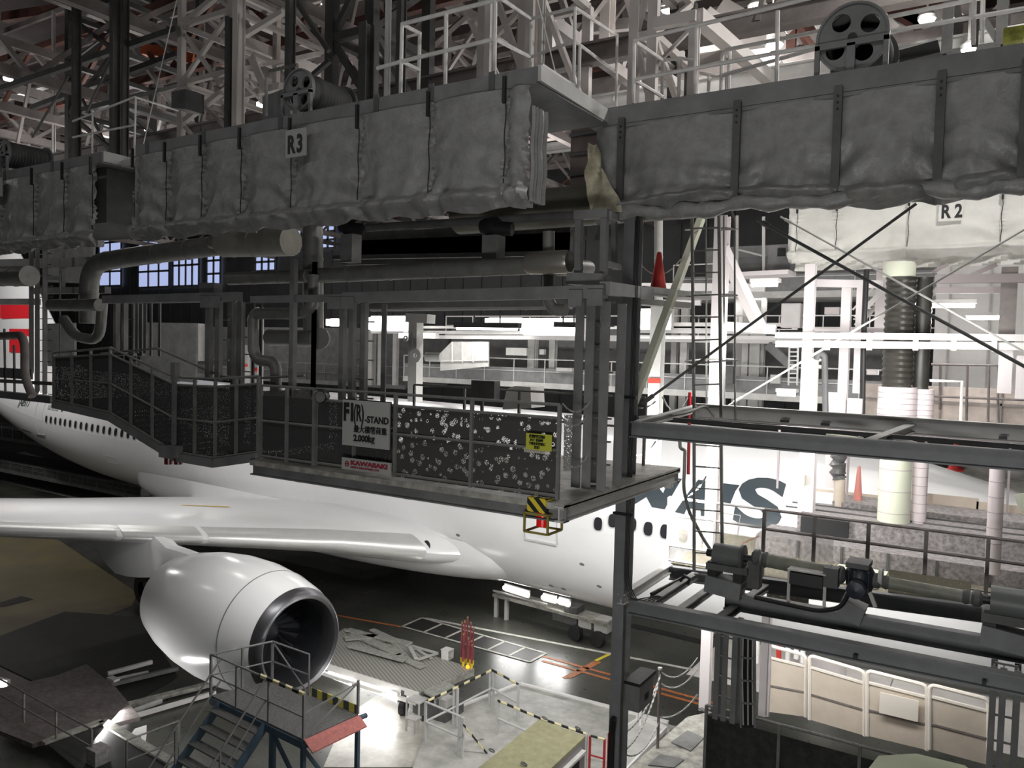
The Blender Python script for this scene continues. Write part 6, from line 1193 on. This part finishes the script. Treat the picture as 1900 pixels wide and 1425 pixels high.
t = thing('step_stool', 'small pale two-step stool left of the railing pen', 'stool', tuple(F(775, 1360, 0))); c = F(775, 1345, 0)
MB().box(c.x-.3, c.x+.2, c.y-.2, c.y+.25, .72, .76).build('top_step', LG, t); MB().box(c.x-.05, c.x+.3, c.y-.5, c.y-.2, .36, .40).build('lower_step', LG, t)
for dx, dy, h in ((-.28, -.18, .72), (.18, -.18, .72), (-.28, .23, .72), (.18, .23, .72), (.28, -.48, .36), (-.03, -.48, .36)): MB().box(c.x+dx-.02, c.x+dx+.02, c.y+dy-.02, c.y+dy+.02, 0, h).build('leg', LG, t)
# railing pen: white frame with taped rail
PEN = mat('pale grey tube', (.55, .55, .54), .4)
pen = thing('railing_pen', 'pale railing pen with yellow and black taped rails in the lower middle', 'railing', tuple(F(790, 1400, 0)))
K = dict(a=(790, 1302), b=(846, 1276), c=(913, 1243), d=(962, 1270), e=(856, 1330))
ZR_ = 1.1+.35
def R_(n): return F(K[n][0], K[n][1], 1.35)
for a, b_ in (('a', 'b'), ('b', 'c'), ('c', 'd')): MB().pipe([R_(a), R_(b_)], .035, 8).build('taped_rail', HAZW, pen); MB().pipe([R_(a)-Vector((0, 0, .55)), R_(b_)-Vector((0, 0, .55))], .03, 8).build('mid_rail', PEN, pen); MB().bar(R_(a)-Vector((0, 0, 1.2)), R_(b_)-Vector((0, 0, 1.2)), .04, .14).build('kick_plate', PEN, pen)
MB().pipe([R_('a'), R_('e')], .03, 8).build('top_rail', PEN, pen); MB().pipe([R_('a')-Vector((0, 0, .55)), R_('e')-Vector((0, 0, .55))], .03, 8).build('mid_rail', PEN, pen)
for n_ in 'abcde':
    c = R_(n_)
    for dx in ((-.06, .06) if n_ in 'bce' else (0,)): MB().bar(c+Vector((dx, 0, 0)), Vector((c.x+dx, c.y, 0)), .06).build('post', PEN, pen)
g = F(860, 1345, 1.3); MB().bar(g, F(905, 1400, .2), .04).build('gate_bar', HAZW, pen); MB().bar(R_('e')-Vector((0, 0, .3)), F(900, 1372, .2), .04).build('gate_bar', PEN, pen)
pen2 = thing('railing_pen', 'second pale railing with black and yellow taped rail beside the olive box', 'railing', tuple(F(925, 1380, 0)))
a, b_, c = F(924, 1300, 1.2), F(1000, 1332, 1.2), F(1088, 1362, 1.2)
MB().pipe([a, b_], .035, 8).build('taped_rail', HAZW, pen2); MB().pipe([b_, c], .035, 8).build('taped_rail', HAZW, pen2); MB().pipe([a-Vector((0, 0, .5)), b_-Vector((0, 0, .5))], .03, 8).build('mid_rail', PEN, pen2)
for q in (a, b_, c): MB().bar(q, (q.x, q.y, 0), .06).build('post', PEN, pen2)
MB().bar((a.x, a.y, .1), (b_.x, b_.y, .1), .04, .12).build('kick_plate', PEN, pen2)
# pen platform floors
t = thing('pale_deck', 'pale worn low deck at the lower middle of the floor', 'deck', tuple(F(960, 1290, 0))); MB().prism([F(x, y, .25) for x, y in ((800, 1330), (965, 1268), (1240, 1340), (1245, 1372), (1130, 1440), (760, 1440))], (0, 0, -.2)).build('deck_plate', mat('pale worn steel deck', (.42, .415, .385), .45, noise=.25, nscale=2), t)
for (x0, y0), (x1, y1) in (((965, 1268), (1240, 1340)), ((800, 1330), (965, 1268))): MB().bar(F(x0, y0, .27), F(x1, y1, .27), .12, .06).build('edge_angle', WH, t)
t = thing('generator_box', 'black low machine inside the railing pen', 'machine', tuple(F(830, 1330, 0))); c = F(830, 1325, .25); MB().box(c.x-.9, c.x+.3, c.y-.5, c.y+.4, .25, .62).build('body', DK, t); MB().box(c.x-.2, c.x+.25, c.y-.4, c.y, .62, .85).build('control_head', LG, t)
t = thing('olive_covered_box', 'large box covered in olive vinyl at the bottom middle', 'box', tuple(F(1000, 1420, 0)))
ZO = 1.9
OT = [F(868, 1440, ZO), F(1000, 1335, ZO), F(1086, 1366, ZO), F(975, 1470, ZO)]; MB().prism(OT, (0, 0, -.06)).build('vinyl_cover', OLIVE, t)
MB().prism([c-Vector((0, 0, .06)) for c in OT], (0, 0, -1.6)).build('body', mat('mauve grey cabinet', (.24, .22, .22), .5), t)
e0, e1 = OT[2], OT[3]; nn_ = Vector((1, -.1, 0)); MB().add([e0.lerp(e1, .12)+nn_*.03-Vector((0, 0, .35)), e0.lerp(e1, .5)+nn_*.03-Vector((0, 0, .35)), e0.lerp(e1, .5)+nn_*.03-Vector((0, 0, .9)), e0.lerp(e1, .12)+nn_*.03-Vector((0, 0, .9))], [(0, 1, 2, 3)]).build('vent', BK, t); MB().bar(e0.lerp(e1, .05)+nn_*.05-Vector((0, 0, .28)), e0.lerp(e1, .55)+nn_*.05-Vector((0, 0, .28)), .12, .06).build('ledge', LG, t)
for x, y in ((912, 1393), (972, 1418), (1072, 1352), (1010, 1333)): c = F(x, y, ZO+.03); MB().revolve([(0, .05), (0, .08), (.02, .08), (.02, .05), (0, .05)], c, (.3, .3, 1), 16).build('lifting_ring', DK, t)
rf = thing('red_barrier', 'small red tube frame with striped top beside the foreground column', 'frame', tuple(F(1100, 1425, 0))); RD = mat('dark red tube', (.42, .03, .03), .45)
a, b_ = F(1095, 1365, 1.2), F(1122, 1372, 1.2); c = F(1130, 1360, 1.2)
MB().pipe([a, b_], .03, 8).build('striped_bar', HAZW, rf)
for q in (a, b_, c): MB().bar(q, (q.x, q.y, .25), .05).build('post', RD, rf)
MB().bar(a-Vector((0, 0, .5)), b_-Vector((0, 0, .5)), .03).build('mid_bar', RD, rf); MB().bar(a-Vector((0, 0, .95)), b_-Vector((0, 0, .95)), .03).build('mid_bar', RD, rf)
# pale cart, chain posts at the right of the column
ct = thing('pale_cart', 'pale low cart with white rails right of the foreground column', 'cart', tuple(F(1190, 1400, 0))); CQ = [F(1150, 1360, .5), F(1190, 1335, .5), F(1236, 1355, .5), F(1160, 1435, .5)]; MB().prism(CQ, (0, 0, -.1)).build('deck', LG, ct)
for i in range(4): MB().bar(CQ[i]+Vector((0, 0, .05)), CQ[(i+1) % 4]+Vector((0, 0, .05)), .06, .12).build('edge', WH, ct)
for x, y in ((1182, 1340), (1188, 1345)): c = F(x, y, .5); MB().bar(c, c+Vector((0, 0, .6)), .05).build('post', WH, ct)
dd = thing('dock_landing', 'concrete grey landing with cover plates at the lower right of the column', 'landing', tuple(F(1240, 1420, 0)))
ZL = 3.2
LQ = [A(1150, 1440, Z=ZL), A(1275, 1330, Z=ZL), A(1312, 1322, Z=ZL), A(1312, 1440, Z=ZL)]; MB().prism(LQ, (0, 0, -.2)).build('deck', CONC, dd)
for qd in (((1245, 1378), (1276, 1356), (1306, 1370), (1282, 1394)), ((1202, 1420), (1225, 1400), (1270, 1410), (1250, 1425))): MB().prism([A(x, y, Z=ZL+.01) for x, y in qd], (0, 0, .015)).build('cover_plate', mat('cover plate', (.17, .17, .165), .5, noise=.2), dd)
cp = A(1220, 1388, Z=ZL); t = thing('chain_stanchion', 'brown chain stanchion on the landing right of the foreground column', 'stanchion', tuple(cp)); top = A(1228, 1243, Y=cp.y); MB().pipe([cp, (cp.x, cp.y, top.z)], .03, 8).build('pole', RB, t); MB().revolve([(0, 0), (0, .045), (.04, .045), (.05, 0)], (cp.x, cp.y, top.z), (0, 0, 1), 10).build('cap', LG, t)
for k, (a, b_, sg, lab) in enumerate((((1228, 1248), (1293, 1222), .35, 'upper chain from the stanchion to the white post'), ((1226, 1268), (1295, 1240), .35, 'second chain from the stanchion to the white post'), ((1224, 1330), (1293, 1290), .25, 'lower chain from the stanchion to the white post'), ((1226, 1252), (1162, 1358), .3, 'upper chain from the stanchion back to the column'), ((1222, 1268), (1162, 1390), .35, 'second chain from the stanchion back to the column'), ((1222, 1340), (1160, 1400), .4, 'lowest chain from the stanchion back to the column'))):
    one(MB().chain(A(*a, Y=cp.y), A(*b_, Y=cp.y+.3 if k < 3 else 12), sg*.6, .016), 'safety_chain', lab, 'chain', LG)
one(MB().bar(A(1305, 1320, Z=ZL), A(1312, 1318, Z=ZL), .3, .02), 'post_base_plate', 'base plate under the white floor post', 'plate', DK)
MB_box = one(MB().prism([A(x, y, Z=5.2) for x, y in ((1600, 1440), (1630, 1402), (1700, 1398), (1790, 1420), (1830, 1450))], (0, 0, -.5)), 'covered_bundle', 'pale green covered bundle at the bottom right edge', 'bundle', mat('pale green cover', (.42, .45, .32), .5))
# trench rails and fixtures in the floor at left
tr = thing('floor_rail_frame', 'white channel rails lying on the floor under the engine', 'rail frame', tuple(F(300, 1260, 0)))
for (x0, y0, x1, y1, w, m) in ((200, 1250, 282, 1228, .12, WH), (205, 1270, 330, 1240, .14, GR), (230, 1310, 395, 1268, .22, CONC), (245, 1330, 400, 1285, .1, WH), (210, 1262, 275, 1248, .08, WH), (240, 1322, 300, 1300, .1, LG)): MB().bar(F(x0, y0, .12), F(x1, y1, .12), w, .12).build('rail', m, tr)
MB().box(*(lambda c: (c.x-.2, c.x+.2, c.y-.1, c.y+.1, .05, .25))(F(210, 1272, 0))).build('end_block', WH, tr)
pt = thing('grating_platform', 'brown grey grating platform at the lower left corner', 'platform', tuple(F(60, 1300, 0))); MB().prism([F(x, y, .35) for x, y in ((-40, 1285), (100, 1255), (160, 1232), (215, 1275), (260, 1330), (60, 1380), (-40, 1340))], (0, 0, -.12)).build('grating', mat('brown grey grating', (.15, .13, .125), .6, noise=.35, nscale=7), pt)
pit = thing('open_pit', 'black open pit framed by ribbed plates at the lower left', 'pit', tuple(F(200, 1400, 0))); MB().prism([F(x, y, .36) for x, y in ((82, 1375), (190, 1340), (312, 1418), (300, 1450), (170, 1450))], (0, 0, -.02)).build('dark_patch', PAV, pit)
for a, b_ in (((190, 1338), (320, 1415)), ((80, 1378), (190, 1338))): MB().bar(F(*a, .4), F(*b_, .4), .25, .06).build('ribbed_edge', CONC, pit)
one(MB().box(*(lambda c: (c.x-.22, c.x+.22, c.y-.2, c.y+.2, .0, .75))(F(182, 1440, 0))), 'bollard', 'squat square grey bollard at the bottom left', 'bollard', mat('stained bollard', (.34, .32, .32), .6, noise=.3, nscale=8))
one(MB().prism([F(x, y, .3) for x, y in ((243, 1362), (250, 1352), (272, 1345), (270, 1358), (262, 1366))], (0, 0, -.3)), 'wheel_chock', 'white wheel chock by the open pit', 'chock', WH)
pxr = railing('guard_rail', 'dark sloping rail at the lower left corner', [tuple(F(-10, 1330, 0))[:2], tuple(F(170, 1440, 0))[:2]], .3, 1.2, DUCT, rails=(1.0, .5), step=1.6)
railing('guard_rail', 'grey rail at the foot of the maintenance stairs', [tuple(F(235, 1450, 0))[:2], tuple(F(332, 1410, 0))[:2]], 0, 1.05, DUCT, rails=(1.0, .5), step=1.4)
# floor lamps
for lab, x0, y0, x1, y1, z, pw in (('bright tube lamp under the ribbed platform edge, left', 610, 1250, 655, 1268, .5, 150), ('bright tube lamp under the ribbed platform edge, right', 668, 1268, 735, 1296, .5, 180), ('bright tube lamp under the fuselage, leftmost', 935, 1090, 980, 1104, 1.35, 150), ('bright tube lamp under the fuselage, middle', 1006, 1108, 1030, 1114, 1.35, 90), ('bright tube lamp under the fuselage, rightmost', 1036, 1115, 1056, 1121, 1.35, 90), ('bright lamp at the end of the floor rails', 222, 1322, 236, 1318, .15, 40), ('bright lamp at the left edge on the floor', -8, 1268, 10, 1272, .2, 30)):
    p, q = A(x0, y0, Z=z), A(x1, y1, Z=z); t = thing('floor_lamp', lab, 'light fixture', tuple(p)); MB().bar(p+Vector((0, .1, 0)), q+Vector((0, .1, 0)), .1, .3).build('housing', WH, t); MB().pipe([p, q], .085 if pw > 60 else .06, 10).build('lit_tube', TUBE, t)
    c = (p+q)/2; area('tube_and_fill_light', (c.x, c.y-.25, c.z+.05), (c.x+.3, c.y-3, c.z+.3), (q-p).length, .2, pw*.33)
area('tube_and_fill_light', (-18, 20.6, .5), (-17.3, 16, 2.2), 2.5, .3, 110)
gt = thing('ground_cart', 'long low cart with gear under the fuselage', 'cart', tuple(F(1000, 1150, 0)))
a, b_ = A(925, 1100, Z=.9), A(1135, 1155, Z=.9); MB().bar(a, b_, .8, .12).build('chassis', CONC, gt); MB().bar(a+Vector((0, -.4, .2)), a.lerp(b_, .5)+Vector((0, -.4, .2)), .06).build('side_rail', LG, gt)
for u in (.02, .12): c = a.lerp(b_, u); MB().bar((c.x, c.y-.3, 0), (c.x, c.y-.3, .9), .14).build('leg', LG, gt)
for u in (.75, .93): c = a.lerp(b_, u); MB().revolve([(-.1, 0), (-.1, .3), (.1, .3), (.1, 0)], (c.x, c.y-.4, .3), (.3, 1, 0), 20).build('wheel', BK, gt, True)
for u in (.6, .7, .82, .95): c = a.lerp(b_, u); MB().box(c.x-.3, c.x+.25, c.y-.35, c.y+.3, .55, 1.05+.2*math.sin(u*30)).build('gear_box', DK if u < .8 else LG, gt)
#%%END
